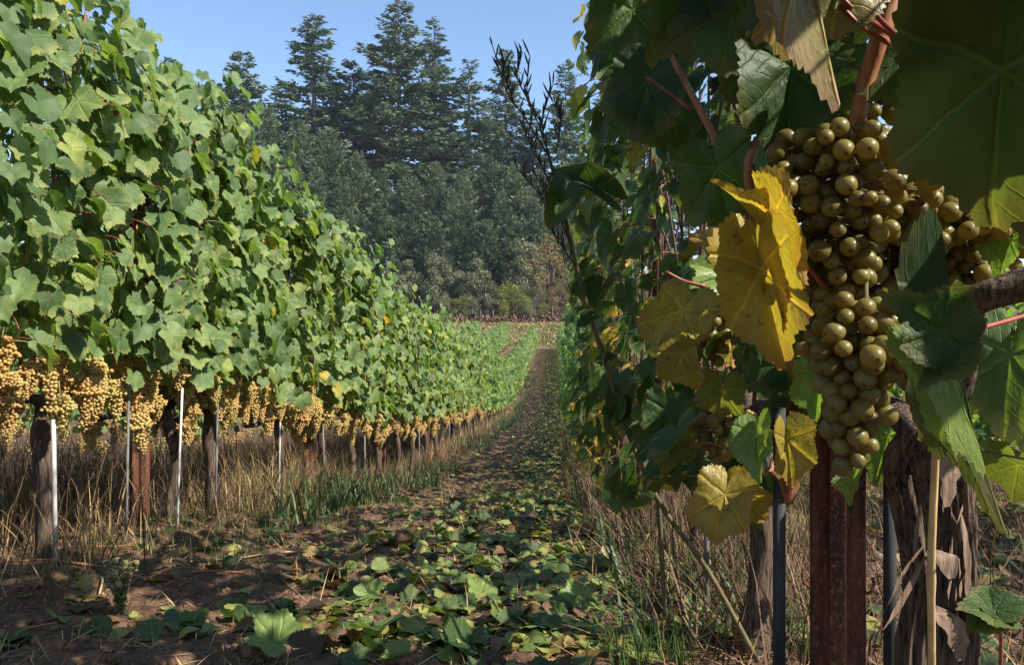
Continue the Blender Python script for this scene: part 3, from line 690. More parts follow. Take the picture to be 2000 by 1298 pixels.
# bark peelings hanging off the trunk
def strip_geo(pts, wd, rs):
    q = smooth_path([P(*p) for p in pts], 10); V = []; T = []
    for i, p in enumerate(q):
        w_ = wd*(.35+.9*math.sin(PI*min(1, (i+.6)/(len(q)))))*rs.uniform(.8, 1.2); V += [tuple(p-RT*w_), tuple(p+RT*w_+FW*.004)]
        if i: b = 2*i; T += [(b-2, b-1, b+1), (b-2, b+1, b)]
    g = Geo(); g.add(V, T); return g
for k, (a, wd) in enumerate((([(1815, 1075, .745), (1790, 1125, .74), (1755, 1190, .735), (1728, 1230, .73)], .004), ([(1810, 1060, .75), (1770, 1115, .74), (1738, 1180, .735)], .003), ([(1822, 1075, .74), (1848, 1090, .73), (1862, 1130, .735)], .010),
                            ([(1825, 1185, .745), (1855, 1210, .735), (1872, 1240, .735), (1880, 1290, .74)], .011), ([(1700, 1298, .8), (1712, 1250, .8), (1740, 1170, .78)], .0014), ([(1868, 880, .745), (1858, 930, .735), (1852, 990, .735)], .008),
                            ([(1835, 870, .74), (1845, 900, .735), (1850, 935, .735)], .011), ([(1880, 1000, .76), (1893, 1100, .76), (1888, 1200, .76)], .004), ([(1800, 980, .77), (1790, 1060, .77), (1796, 1140, .77)], .003))):
    hpart('bark_strip', strip_geo(a, wd, random.Random(k)), M_bark2)
for k in range(34):
    rg = random.Random(1000+k); px = rg.uniform(1830, 1895); y0 = rg.uniform(900, 1240); ln = rg.uniform(40, 130); dd = .757+.012*abs(px-1865)/40
    hpart('bark_strip', strip_geo([(px, y0, dd), (px+rg.uniform(-6, 6), y0+ln*.5, dd-.002), (px+rg.uniform(-14, 10), y0+ln, dd-rg.uniform(0, .012))], rg.uniform(.0008, .0026), rg), M_bark2 if k % 2 else M_bark)
# leaves of the near vine, one by one
def hleaf(pet, tip, mat, roll=0, fold=.2, curl=.4, seed=1, wave=.08, lobe=1.0, label=None, side=0.0, stalk=None, twist=0.0, wid=.74, emboss=.025):
    a = P(*pet); b = P(*tip); y = b-a; s = y.length/max(.5, (math.sin(curl)/curl if abs(curl) > .01 else 1)); y.normalize()
    to = (EYE-(a+b)/2).normalized(); nrm = (to-y*to.dot(y)).normalized()
    nrm = (Matrix.Rotation(R(roll), 3, y) @ nrm)
    g = Geo(); V, T, U = leaf_shape(n=168, rings=(.12, .25, .4, .55, .7, .82, .92, 1), seed=seed, fold=fold, curl=curl, wave=wave*1.5, ntooth=44, teeth=.045, emboss=emboss, lobe=lobe, twist=twist, wid=wid)
    g.add(V, T, U, (seed*.37) % 1)
    o = obj('leaf', g.mesh('leaf', mat), parent=HV, M=frame(a, y, nrm, s))
    if label: o['label'] = label
    return o
HL = [
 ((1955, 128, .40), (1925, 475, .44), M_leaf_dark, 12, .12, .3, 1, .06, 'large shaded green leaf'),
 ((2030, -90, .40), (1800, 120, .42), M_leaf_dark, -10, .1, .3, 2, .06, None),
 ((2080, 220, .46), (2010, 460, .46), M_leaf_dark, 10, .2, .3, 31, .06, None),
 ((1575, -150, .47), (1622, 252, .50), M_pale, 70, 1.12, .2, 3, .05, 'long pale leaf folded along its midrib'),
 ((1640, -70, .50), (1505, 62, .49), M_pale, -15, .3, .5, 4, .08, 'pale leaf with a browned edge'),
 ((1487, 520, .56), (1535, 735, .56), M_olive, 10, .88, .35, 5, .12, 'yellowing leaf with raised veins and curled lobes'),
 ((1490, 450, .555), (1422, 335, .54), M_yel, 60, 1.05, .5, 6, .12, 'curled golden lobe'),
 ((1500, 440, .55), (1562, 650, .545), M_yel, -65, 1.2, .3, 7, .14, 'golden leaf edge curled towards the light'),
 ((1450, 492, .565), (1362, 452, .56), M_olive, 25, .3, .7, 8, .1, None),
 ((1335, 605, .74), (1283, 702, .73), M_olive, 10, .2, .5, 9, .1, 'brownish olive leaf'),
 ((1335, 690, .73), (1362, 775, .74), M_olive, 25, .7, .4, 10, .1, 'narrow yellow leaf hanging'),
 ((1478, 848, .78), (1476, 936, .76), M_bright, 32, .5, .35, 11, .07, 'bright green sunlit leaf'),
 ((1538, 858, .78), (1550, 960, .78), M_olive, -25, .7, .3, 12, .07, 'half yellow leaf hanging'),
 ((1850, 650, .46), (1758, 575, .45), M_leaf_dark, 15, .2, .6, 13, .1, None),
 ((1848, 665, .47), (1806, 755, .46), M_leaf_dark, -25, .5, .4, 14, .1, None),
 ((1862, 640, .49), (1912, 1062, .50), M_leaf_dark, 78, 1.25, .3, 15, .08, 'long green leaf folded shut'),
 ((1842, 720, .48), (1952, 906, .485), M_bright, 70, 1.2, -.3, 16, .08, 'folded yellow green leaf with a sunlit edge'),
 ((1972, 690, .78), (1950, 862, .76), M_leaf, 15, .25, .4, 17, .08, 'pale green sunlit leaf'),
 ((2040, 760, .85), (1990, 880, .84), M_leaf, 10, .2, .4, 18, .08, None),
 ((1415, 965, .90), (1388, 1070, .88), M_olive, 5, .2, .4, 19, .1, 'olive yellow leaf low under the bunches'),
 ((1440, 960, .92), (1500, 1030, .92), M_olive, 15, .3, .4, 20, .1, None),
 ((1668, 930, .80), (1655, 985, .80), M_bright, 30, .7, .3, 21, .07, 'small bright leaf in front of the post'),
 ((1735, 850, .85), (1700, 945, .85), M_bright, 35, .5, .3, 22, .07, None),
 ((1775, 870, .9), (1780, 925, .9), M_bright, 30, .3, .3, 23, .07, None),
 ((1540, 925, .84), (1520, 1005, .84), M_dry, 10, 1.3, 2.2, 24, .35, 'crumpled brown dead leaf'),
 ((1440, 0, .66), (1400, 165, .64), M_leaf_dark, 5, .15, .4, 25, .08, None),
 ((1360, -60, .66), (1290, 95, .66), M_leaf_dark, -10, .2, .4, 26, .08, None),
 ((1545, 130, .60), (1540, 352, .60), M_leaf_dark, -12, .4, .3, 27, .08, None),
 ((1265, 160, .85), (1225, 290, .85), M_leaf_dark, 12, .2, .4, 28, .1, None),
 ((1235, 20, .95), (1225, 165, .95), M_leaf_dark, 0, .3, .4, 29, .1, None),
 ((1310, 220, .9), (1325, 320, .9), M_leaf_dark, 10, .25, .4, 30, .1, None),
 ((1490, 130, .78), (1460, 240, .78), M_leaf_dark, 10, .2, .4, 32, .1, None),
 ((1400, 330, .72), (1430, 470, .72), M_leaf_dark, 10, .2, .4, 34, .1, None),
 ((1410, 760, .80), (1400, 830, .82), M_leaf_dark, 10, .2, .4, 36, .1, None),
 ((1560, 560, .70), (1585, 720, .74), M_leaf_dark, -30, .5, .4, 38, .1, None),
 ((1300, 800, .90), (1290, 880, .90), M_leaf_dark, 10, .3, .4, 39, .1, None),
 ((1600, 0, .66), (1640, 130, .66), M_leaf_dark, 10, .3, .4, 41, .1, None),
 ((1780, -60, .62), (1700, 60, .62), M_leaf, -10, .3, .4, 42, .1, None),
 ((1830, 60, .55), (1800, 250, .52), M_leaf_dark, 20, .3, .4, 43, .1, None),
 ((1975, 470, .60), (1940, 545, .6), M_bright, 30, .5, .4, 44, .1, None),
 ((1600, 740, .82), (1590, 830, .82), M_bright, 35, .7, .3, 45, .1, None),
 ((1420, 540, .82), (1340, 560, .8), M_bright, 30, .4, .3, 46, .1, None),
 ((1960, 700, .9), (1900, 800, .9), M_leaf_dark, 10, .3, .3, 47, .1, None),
]
for pc, sc in (((1930, 110, .40), .06), ((1880, 330, .42), .055), ((1840, 150, .42), .05), ((1700, 420, .6), .05)):  # unseen leaves added towards the sun to shade the large leaf and grapes
    c = P(*pc)+SUN*.17; g = Geo(); V, T, U = leaf_shape(n=64, rings=(.4, .75, 1), seed=int(pc[0]), fold=.3, curl=.4, wave=.1, emboss=.015); g.add(V, T, U, .3)
    px, py, d = proj(np.array(c))
    if px > 2080 or py < -80: obj('leaf', g.mesh('leaf', M_leaf_dark), parent=HV, M=frame(c+Vector((0, 0, .02)), (.3, -.2, -.9), SUN, sc))
for (a, b, mt, roll, fo, cu, sd, wv, lab) in HL: hleaf(a, b, mt, roll, fo, cu, sd, wv, label=lab, wid={3: .44, 15: .30, 16: .40, 6: .5, 7: .40}.get(sd, .74))
# bramble leaf at the lower right edge
bt = thing('bramble', 'dark green bramble spray at the lower right edge', 'weed', P(1950, 1330, .85))
def bleaf(pet, tip, seed):
    a = P(*pet); b = P(*tip); y = b-a; s = y.length; y.normalize(); g = Geo(); V, T, U = leaf_shape(n=64, rings=(.3, .6, .85, 1), seed=seed, fold=.3, curl=.4, wave=.06, teeth=.04, lobe=.3, emboss=.02); V = V*np.array((.6, 1, 1))
    g.add(V, T, U, .2); obj('leaf', g.mesh('leaf', M_leaf_dark), parent=bt, M=frame(a, y, Vector((.3, -.7, .8)), s)); 
bleaf((1940, 1195, .75), (1878, 1180, .73), 60); bleaf((1940, 1195, .75), (1885, 1235, .74), 61); bleaf((1945, 1190, .75), (2030, 1170, .74), 62); bleaf((1945, 1195, .75), (2010, 1235, .74), 63)
g = Geo(); g.add(*tube(smooth_path([P(1942, 1193, .75), P(1955, 1240, .8), P(1950, 1400, .85)], 8), .0018, 6)); obj('stem', g.mesh('stem', M_pet, origin=P(1950, 1330, .85)), P(1950, 1330, .85), bt)

# ripe bunches: stalk plus every single grape
GM = []
for k in range(4):
    g = Geo(); V = I4[0] if k < 0 else ico(3)[0]; T = ico(3)[1]; sh = np.array((1, 1, 1.05+.04*k)); g.add(V*sh, T, V.copy(), k*.1); GM.append(g.mesh('grape', M_grape))
def hbunch(top, L, w0, seed, r=.0077, limit=90, label=None, tilt=(0, 0), extra=None):
    rng = random.Random(seed); o0 = P(*top)
    g = Geo(); tl = Vector((tilt[0], tilt[1], -1)).normalized(); qt = Vector((0, 0, -1)).rotation_difference(tl)
    g.add(*tube([o0+Vector((0, 0, .035)), o0, o0+tl*L*.5, o0+tl*L*.85], lerp_list([.002, .0022, .0018, .001], 4), 6))
    pts = berries(rng, L, w0, r, .78, limit=limit, tries=6000)
    for p in pts:
        c = o0+qt @ Vector(p); a = o0+tl*max(0, -p[2]-.012); g.add(*tube([a, a.lerp(c, .9)], .0007, 4, cap=False))
    b = obj('grape_bunch', g.mesh('bunch_stalk', M_weedstem, origin=o0), o0, HV)
    if label: b['label'] = label
    for p in pts:
        c = o0+qt @ Vector(p); ax = (o0+tl*max(0, -p[2]-.012)); dirn = (c-ax).normalized()+Vector((rng.uniform(-.3, .3), rng.uniform(-.3, .3), rng.uniform(-.3, .3)))
        Mx = Matrix.Translation(c) @ dirn.to_track_quat('Z', 'Y').to_matrix().to_4x4() @ Matrix.Scale(r*rng.uniform(.74, 1.08), 4)
        obj('grape', GM[rng.randrange(4)], parent=b, M=Mx)
    return b
hbunch((1632, 262, .585), .140, .050, 1, r=.0074, label='big shaded bunch, topmost', limit=170)
hbunch((1800, 285, .68), .13, .052, 2, r=.0078, label='shaded bunch behind the large leaf', limit=150)
hbunch((1735, 370, .63), .10, .050, 7, limit=130)
hbunch((1885, 390, .65), .10, .046, 3, limit=110)
hbunch((1690, 590, .57), .125, .030, 4, label='golden bunch hanging low in front of the post', limit=130, tilt=(-.10, 0))
hbunch((1805, 625, .66), .085, .024, 5, label='small golden bunch behind the folded leaf', limit=45)
hbunch((1575, 470, .66), .08, .034, 6, limit=55)
hbunch((1408, 800, .86), .06, .026, 8, label='little bunch left of the bright leaf', limit=30)
hbunch((1690, 185, .66), .05, .03, 9, limit=25)
hbunch((1395, 560, .84), .085, .028, 10, limit=35)

# the vine with a knotty trunk left of the post: its own trunk already stands there; add a thick visible one
# pale dry cane standing in front of the trunk
g = Geo(); q = smooth_path([P(1831, 755, .56), P(1827, 900, .575), P(1819, 1100, .60), P(1820, 1298, .64), P(1822, 1700, .74)], 20)
rr = lerp_list([.0026, .0027, .0030, .0029, .003], len(q)); rr[11] *= 1.25; g.add(*tube(q, rr, 10, .05))
tag(obj('dry_cane', g.mesh('dry_cane', M_cane_pale)), 'pale straw coloured cane standing upright before the peeling trunk', 'cane')

# ------------------------------------------------------------------ tall weed leaning out of the right row
wb = P(1480, 1300, 1.5); wb.z = float(G(wb.x, wb.y))
WD = thing('tall_weed', 'tall dark weed with seed pods leaning out over the path', 'weed', wb)
def wtube(name, pts, rad, mat, n=7, steps=24, parent=WD, bark=.05):
    q = smooth_path([P(*p) for p in pts], steps); g = Geo(); g.add(*tube(q, lerp_list(rad, len(q)), n, bark)); return obj(name, g.mesh(name, mat, origin=W[parent.name]), W[parent.name], parent), q
st, q = wtube('stem', [(1480, 1290, 1.42), (1380, 1110, 1.36), (1300, 1000, 1.30), (1240, 880, 1.25), (1180, 700, 1.15), (1135, 560, 1.1), (1102, 420, 1.05), (1068, 290, 1.0)], [.0055, .005, .0045, .004, .0036, .0034, .003, .002], M_weedstem, steps=40)
rw = random.Random(9)
BR = [[(1080, 330, 1.0), (1055, 250, .99), (1030, 190, .98), (1035, 110, .98)], [(1075, 310, 1.0), (1025, 230, .99), (990, 180, .98), (962, 90, .97)], [(1062, 270, 1.0), (1060, 230, 1.0), (1080, 165, 1.0)],
      [(1040, 210, .98), (1010, 150, .98), (1020, 105, .98)], [(1085, 380, 1.02), (1045, 300, 1.0), (1020, 250, 1.0)], [(1095, 410, 1.04), (1065, 390, 1.02), (1010, 330, 1.0)], [(1112, 470, 1.06), (1080, 400, 1.04), (1050, 350, 1.02)], [(1000, 185, .98), (985, 150, .98), (985, 120, .98)],
      [(1085, 300, 1.0), (1095, 240, 1.0), (1080, 200, 1.0)], [(1125, 520, 1.08), (1090, 470, 1.06), (1068, 430, 1.04)]]
for b in BR:
    o, qq = wtube('branch', b, [.0013, .0009, .0006], M_weeddark, 6, 12)
    for k in range(14):
        t = .2+.8*k/14; p = qq[min(len(qq)-1, int(t*len(qq)))]
        d = Vector((rw.uniform(-.45, .45), rw.uniform(-.4, .4), rw.uniform(.7, 1.1))).normalized(); L = rw.uniform(.012, .024)
        g = Geo(); g.add(*tube([p, p+d*L*.25, p+d*L*.6, p+d*L], [.0004, .0011, .0012, .0004], 6)); obj('seed_pod', g.mesh('seed_pod', M_weeddark, origin=W[o.name]), W[o.name], o)
def wleaf(pet, tip, wid, seed, fold=.4, curl=.8):
    a = P(*pet); b = P(*tip); y = b-a; s = y.length; y.normalize(); g = Geo(); V, T, U = leaf_shape(n=40, rings=(.3, .6, .85, 1), seed=seed, fold=fold, curl=curl, wave=.06, teeth=.02, lobe=.1); V = V*np.array((wid, 1, 1))
    g.add(V, T, U, .2); obj('leaf', g.mesh('leaf', M_leaf_dark), parent=WD, M=frame(a, y, (EYE-a).normalized()+Vector((.2, 0, .3)), s))
wleaf((1165, 365, 1.0), (1072, 310, 1.0), .35, 71); wleaf((1100, 380, 1.03), (1075, 450, 1.0), .5, 72); wleaf((1130, 560, 1.1), (1110, 580, 1.1), .6, 73); wleaf((1180, 700, 1.15), (1210, 690, 1.15), .4, 74)
wleaf((1150, 620, 1.1), (1120, 640, 1.1), .5, 75); wleaf((1250, 960, 1.25), (1225, 1000, 1.25), .8, 76); wleaf((1210, 790, 1.2), (1240, 830, 1.2), .5, 77)
# second, darker dry stem
w2 = P(1300, 1250, 1.7); w2.z = float(G(w2.x, w2.y))
g = Geo(); g.add(*tube(smooth_path([w2, P(1296, 1150, 1.6), P(1290, 1040, 1.55), P(1282, 950, 1.5)], 12), .005, 7, .1))
tag(obj('dry_weed_stem', g.mesh('dry_weed_stem', M_weedstem)), 'bare brown weed stem standing where the leaning weed crosses it', 'weed')

# ------------------------------------------------------------------ ground cover
def scatter_blades(name, n, region, hgt, wid, mat, lean=.35, label=None, cat=None, clump=0, dens=None, curve=.3, flat=False):
    x = RS.uniform(region[0], region[1], n); y = region[2]+(region[3]-region[2])*RS.rand(n)**(region[4] if len(region) > 4 else 1)
    if clump:
        c = noise2(x*clump, y*clump, 21)+.5*noise2(x*clump*3, y*clump*3, 22); k = c > RS.uniform(-.25, .35, n); x, y = x[k], y[k]
    if dens is not None: k = dens(x, y); x, y = x[k], y[k]
    n = len(x); z = G(x, y); h = hgt[0]+(hgt[1]-hgt[0])*RS.rand(n)**1.7; a = RS.uniform(0, 2*PI, n); ln = RS.uniform(0, lean, n)
    d = np.stack([np.cos(a)*ln, np.sin(a)*ln, np.ones(n)*(.12 if flat else 1)], 1); d /= np.linalg.norm(d, axis=1)[:, None]
    sw = np.stack([-np.sin(a+RS.uniform(-1, 1, n)), np.cos(a), np.zeros(n)], 1)
    wd = RS.uniform(wid[0], wid[1], n)*(1+np.clip(y-5, 0, 60)*.05)
    b = np.stack([x, y, z-.01+(.012 if flat else 0)], 1); cv = np.stack([np.cos(a), np.sin(a), np.zeros(n)], 1)*(RS.uniform(0, curve, n)*h)[:, None]
    m = b+d*(h*.55)[:, None]+cv*.25; t = b+d*h[:, None]+cv; t[:, 2] -= RS.uniform(0, curve*.6, n)*h
    V = np.stack([b-sw*wd[:, None]/2, b+sw*wd[:, None]/2, m+sw*wd[:, None]*.4, m-sw*wd[:, None]*.4, t], 1).reshape(-1, 3)
    o = np.arange(n)*5; T = np.concatenate([np.stack([o, o+1, o+2], 1), np.stack([o, o+2, o+3], 1), np.stack([o+3, o+2, o+4], 1)])
    g = Geo(); g.add(V, T, None, np.repeat(RS.rand(n), 5)); return tag(obj(name, g.mesh(name, mat)), label, cat, kind='stuff')
scatter_blades('dry_grass', 4000, (-1.7, -1.3, 3.3, 9), (.08, .30), (.0015, .004), M_drygrass, .8, 'shorter dry grass under the left row further on', 'grass', clump=1.8)
scatter_blades('dry_grass', 5500, (-1.78, -1.30, 1.0, 5.0), (.10, .46), (.0012, .0036), M_drygrass, .9, 'tall dry grass standing under the left row', 'grass', clump=1.3)
scatter_blades('dry_grass', 2500, (-1.7, -1.4, 9, 40, 1.3), (.10, .30), (.003, .006), M_drygrass, .4, 'dry grass strip along the foot of the distant left row', 'grass')
scatter_blades('dry_grass', 9000, (-3.9, -1.9, .8, 9), (.12, .5), (.002, .005), M_drygrass, .5, 'dry grass under the second left row', 'grass', clump=1.3)
scatter_blades('green_grass', 12000, (-16, 12, 55.5, 68), (.08, .3), (.015, .03), M_grass, .7, 'green grass growing on the headland', 'grass', clump=.4)
scatter_blades('dry_grass', 2600, (.15, .75, 1.1, 7), (.06, .30), (.0014, .004), M_drygrass, .7, 'dry grass and dead stalks under the right row', 'grass', clump=1.6)
scatter_blades('dry_grass', 16000, (.55, 4.2, .6, 8), (.06, .22), (.0016, .0035), M_drygrass, 1.3, 'dry grass between the right rows', 'grass', clump=1.4)
scatter_blades('brown_stalks', 16000, (.5, 4.2, .6, 8), (.06, .26), (.002, .004), M_brownst, 1.5, 'dead brown stalks lying between the right rows', 'weeds')
scatter_blades('green_weeds', 9000, (-4.2, -1.75, .6, 9), (.08, .34), (.004, .010), M_weed, .6, 'green weeds in the alley behind the left row', 'weeds', clump=1.2)
scatter_blades('brown_stalks', 22000, (-3.6, -1.8, .6, 12), (.15, .62), (.002, .004), M_brownst, .6, 'dead weed stalks behind the left row', 'weeds')
scatter_blades('brown_stalks', 9000, (-1.95, -1.2, 1.0, 14), (.10, .46), (.0012, .0045), M_brownst, 1.1, 'dead brown weed stalks tangled under the left row', 'weeds', clump=1.7)
scatter_blades('brown_stalks', 10000, (.1, .8, 1.2, 14), (.1, .4), (.0015, .004), M_brownst, .6, 'dead brown weed stalks tangled under the right row', 'weeds', clump=1.7)
scatter_blades('green_weeds', 9000, (-1.65, -1.05, 3, 40, 1.8), (.08, .28), (.005, .012), M_weed, .6, 'low green weeds at the foot of the distant left row', 'weeds', clump=1.2)
scatter_blades('green_weeds', 5000, (.1, .6, 4, 40, 1.5), (.08, .26), (.005, .012), M_weed, .6, 'low green weeds at the foot of the distant right row', 'weeds', clump=1.2)
scatter_blades('green_grass', 9000, (-1.9, .9, 1.2, 9, 1.2), (.02, .07), (.0018, .004), M_grass, .7, 'short green grass growing in patches on the path', 'grass', clump=1.5)
scatter_blades('green_grass', 12000, (.5, 4.0, .6, 8), (.03, .12), (.0018, .004), M_grass, .7, 'green grass between the right rows', 'grass', clump=1.5)
scatter_blades('green_grass', 1600, (-1.5, -.95, 1.9, 3.6), (.04, .11), (.0018, .0035), M_grass, .6, 'shaded grass in front of the left row posts', 'grass', clump=2)
scatter_blades('green_grass', 200, (.10, .26, 1.42, 1.6), (.05, .10), (.002, .0035), M_grass, .3, 'green grass blades at the bottom edge of the picture', 'grass')
scatter_blades('weed_tangle', 4500, (.20, .62, 1.45, 5), (.06, .34), (.0016, .0045), M_brownst, 1.2, 'tangled dead weeds at the foot of the near right vines', 'weeds')
scatter_blades('weed_tangle', 2400, (.14, .55, 1.5, 5), (.04, .18), (.003, .010), M_weed, 1.3, 'low green weeds at the foot of the near right vines', 'weeds')
scatter_blades('clover', 15000, (-1.5, .8, 1.3, 8, 1.3), (.010, .035), (.005, .011), M_weed, 1.6, 'low green ground cover in patches on the path', 'ground cover', clump=2.2)
scatter_blades('straw_litter', 14000, (-1.9, .9, 1.2, 8, 1.3), (.02, .12), (.001, .0035), M_straw, 1.0, 'dead straw and stalk bits lying on the soil', 'litter', flat=True, curve=.1)
scatter_blades('straw_litter', 5000, (.3, 3, .6, 6, 1.0), (.02, .14), (.001, .0035), M_straw, 1.0, 'dead straw lying beyond the right row', 'litter', flat=True, curve=.1)
scatter_blades('shadow_band', 9000, (-16, 12, 68, 74), (.15, .6), (.03, .07), M_brownst, 2.0, 'dark stalks forming the shadow band below the forest edge shrubs', 'shadow')  # dark strip put in for the shadow at the foot of the trees
scatter_blades('headland_grass', 18000, (-16, 12, 55.5, 69), (.08, .25), (.01, .02), M_straw, .8, 'dry grass of the headland below the trees', 'grass')
scatter_blades('dry_grass', 2000, (.25, .6, 7, 36, 1.3), (.1, .3), (.004, .007), M_drygrass, .4, 'dry grass along the foot of the distant right row', 'grass')
# clods
g = Geo()
for k in range(3400):
    x = RS.uniform(-1.9, 1.0); y = 1.2+5.5*RS.rand()**1.6; s = RS.uniform(.003, .013)*(1+.6*(RS.rand() < .08))
    V = I1[0]*s*(1+.5*(RS.rand(len(I1[0]), 1)-.5))*np.array((1, RS.uniform(.6, 1.3), RS.uniform(.5, .9))); g.add(V+np.array((x, y, float(G(x, y))+s*.2)), I1[1])
tag(obj('soil_clods', g.mesh('soil_clods', M_clod, smooth=False)), 'reddish crumbs and clods of soil scattered on the path', 'soil', kind='stuff')
# fallen leaves
FL = [leaf_mesh('fallen_leaf', M_litter, M_petg, n=64, rings=(.4, .75, 1), seed=600+k, fold=random.choice([.1, .3, .5, -.3, .8]), curl=random.uniform(-.8, .9), wave=random.uniform(.08, .2), emboss=.012) for k in range(14)]
rf = random.Random(21)
def litter_x(y):
    return rf.gauss(-.14, .34) if rf.random() < .82 else rf.uniform(-1.3, .7)
fl = []
while len(fl) < 285:
    y = 1.45+4.0*rf.random()**1.25; x = litter_x(y)
    if -1.35 < x < .6: fl.append((y, x))
GL = 'fallen vine leaves on the path'
for y, x in sorted(fl):
    s = rf.uniform(.026, .056); z = float(G(x, y))+s*.22
    n = Vector((rf.gauss(0, .45), rf.gauss(-.1, .45), 1)); a = rf.uniform(0, 6.3)
    me = rf.choice(FL); o = obj('fallen_leaf', me, M=frame((x, y, z), (math.cos(a), math.sin(a), rf.uniform(-.2, .2)), n, s))
    side = 'under the right row' if x > .25 else ('by the foot of the left row' if x < -.9 else 'just right of the path centre' if x > .02 else 'on the leaf strewn path centre' if x > -.25 else 'on the bare soil mid path')
    dist = '%s metres away' % {3: 'one and a half', 4: 'two', 5: 'two and a half', 6: 'three', 7: 'three and a half', 8: 'four', 9: 'four and a half', 10: 'five', 11: 'five and a half'}[int(round(y*2))]
    tag(o, 'fallen vine leaf %s, %s' % (side, dist), 'leaf', GL)
for (px, py, s, m, lab, a) in ((545, 1275, .075, M_bright, 'large green fallen leaf at the bottom edge, left of centre', 2.6), (735, 1250, .075, M_leaf, 'big green fallen leaf with a folded tip at bottom centre', 5.2), (1190, 1105, .05, M_pale, 'pale cream fallen leaf standing up on the right side of the path', 1.2),
                           (940, 1180, .055, M_bright, 'yellow green fallen leaf standing on edge near bottom centre', 1.5), (715, 1180, .05, M_bright, 'light green fallen leaf with raised lobes left of bottom centre', .7), (1130, 1190, .055, M_bright, 'light green fallen leaf right of bottom centre', 3.3), (900, 1275, .07, M_leaf_dark, 'dark green fallen leaf at the bottom edge', 4.0), (995, 1065, .05, M_leaf, 'pale green fallen leaf in the middle of the path', 2.)):
    dd = 1.0
    for _ in range(12):
        p = P(px, py, dd); gz = float(G(p.x, p.y)); dd = (EYE.z-gz)/((py-649)/1500)
    p = P(px, py, dd); g = Geo(); V, T, U = leaf_shape(n=120, rings=(.2, .4, .6, .8, .92, 1), seed=int(px), fold=.35, curl=-.4, wave=.14, ntooth=40, emboss=.02); g.add(V, T, U, .3)
    tag(obj('fallen_leaf', g.mesh('fallen_leaf', m), M=frame((p.x, p.y, float(G(p.x, p.y))+.025), (math.cos(a), math.sin(a), .25), (.25, -.55, .9), s)), lab, 'leaf', GL)
g = Geo()
for k in range(11500):
    y = 1.6+54*rf.random()**1.8; x = rf.gauss(-.08, .30) if rf.random() < .9 else rf.uniform(-1.4, .7)
    if not -1.45 < x < .7: continue
    s = rf.uniform(.018, .046)*(1+max(0, y-8)*.02); a = rf.uniform(0, 6.3)
    add_leaf(g, LOW, frame((x, y, float(G(x, y))+.012), (math.cos(a), math.sin(a), rf.uniform(-.2, .2)), (rf.gauss(0, .35), rf.gauss(0, .35), 1), s))
for k in range(1800):
    x = rf.uniform(.6, 3.6); y = rf.uniform(.8, 8); a = rf.uniform(0, 6.3)
    add_leaf(g, LOW, frame((x, y, float(G(x, y))+.015), (math.cos(a), math.sin(a), rf.uniform(-.3, .3)), (rf.gauss(0, .5), rf.gauss(0, .5), 1), rf.uniform(.03, .055)))
tag(obj('leaf_litter', g.mesh('leaf_litter', M_litter_far)), 'carpet of fallen vine leaves running down the right side of the path', 'leaf litter', kind='stuff')
# twigs
for k in range(16):
    y = 1.5+rf.random()**1.3*2.6; x = rf.uniform(-1.4, .4); a = rf.uniform(0, 6.3); L = rf.uniform(.12, .34)
    pts = []
    for j in range(5):
        t = (j-2)/2*L/2; xx = x+math.cos(a)*t+rf.uniform(-.01, .01); yy = y+math.sin(a)*t+rf.uniform(-.01, .01); pts.append((xx, yy, float(G(xx, yy))+.010))
    g = Geo(); g.add(*tube(smooth_path(pts, 10), rf.uniform(.0018, .0035), 6, .1)); tag(obj('twig', g.mesh('twig', M_cane_pale if k % 3 == 0 else M_cane)), 'dead twig lying on the soil between fallen leaves', 'twig', 'twigs on the path')
# low weeds
def rosette(px, py, r, n, mat, label, up=.5, wid=.35, seedheads=False, hgt=.0):
    dd = 1.0
    for _ in range(12):
        p = P(px, py, dd); dd = (EYE.z-float(G(p.x, p.y)))/((py-649)/1500)
    p = P(px, py, dd); p.z = float(G(p.x, p.y)); t = thing('low_weed', label, 'weed', p); rg = random.Random(int(px))
    for k in range(n):
        a = rg.uniform(0, 6.3); g = Geo(); V, T, U = leaf_shape(n=30, rings=(.4, .75, 1), seed=int(px)+k, fold=.3, curl=.7, wave=.1, teeth=.05, lobe=.5); g.add(V*np.array((wid, 1, 1)), T, U, rg.random())
        h = rg.uniform(0, hgt); q = Vector((p.x+rg.uniform(-.3, .3)*h, p.y+rg.uniform(-.3, .3)*h, p.z+.005+h)); obj('leaf', g.mesh('leaf', mat), parent=t, M=frame(q, (math.cos(a), math.sin(a), up*rg.random()), (0, 0, 1), r*rg.uniform(.6, 1.1)*(1-.4*h/(hgt+.01))))
    if hgt:
        for j in range(5):
            g = Geo(); e = Vector((rg.uniform(-.04, .04), rg.uniform(-.04, .04), hgt)); g.add(*tube([p, p+e*.5+Vector((.004, 0, 0)), p+e], [.0016, .0012, .0006], 5)); obj('stem', g.mesh('stem', M_weedstem, origin=p), p, t)
rosette(555, 1195, .07, 14, M_weed, 'green jagged leaved weed on bare soil left of centre', .6)
rosette(650, 1130, .07, 16, M_weed, 'dark green weed rosette behind the jagged leaved weed', .6)
rosette(235, 1190, .02, 170, M_weedpale, 'pale bushy weed catching the sun at lower left', .8, .6, hgt=.12)
rosette(1290, 1180, .014, 200, M_weedpale, 'pale flowering weed beside the foot of the leaning weed', .8, .7, hgt=.11)
rosette(950, 960, .07, 18, M_weed, 'light green weed in the middle of the path', .7)
rosette(190, 1240, .035, 26, M_weed, 'low clover patch lit at lower left', .4, .8)
rosette(1060, 985, .05, 16, M_weed, 'small weed among the fallen leaves', .7)
rosette(30, 1255, .04, 26, M_weed, 'weed at the lower left corner', .5, .8)

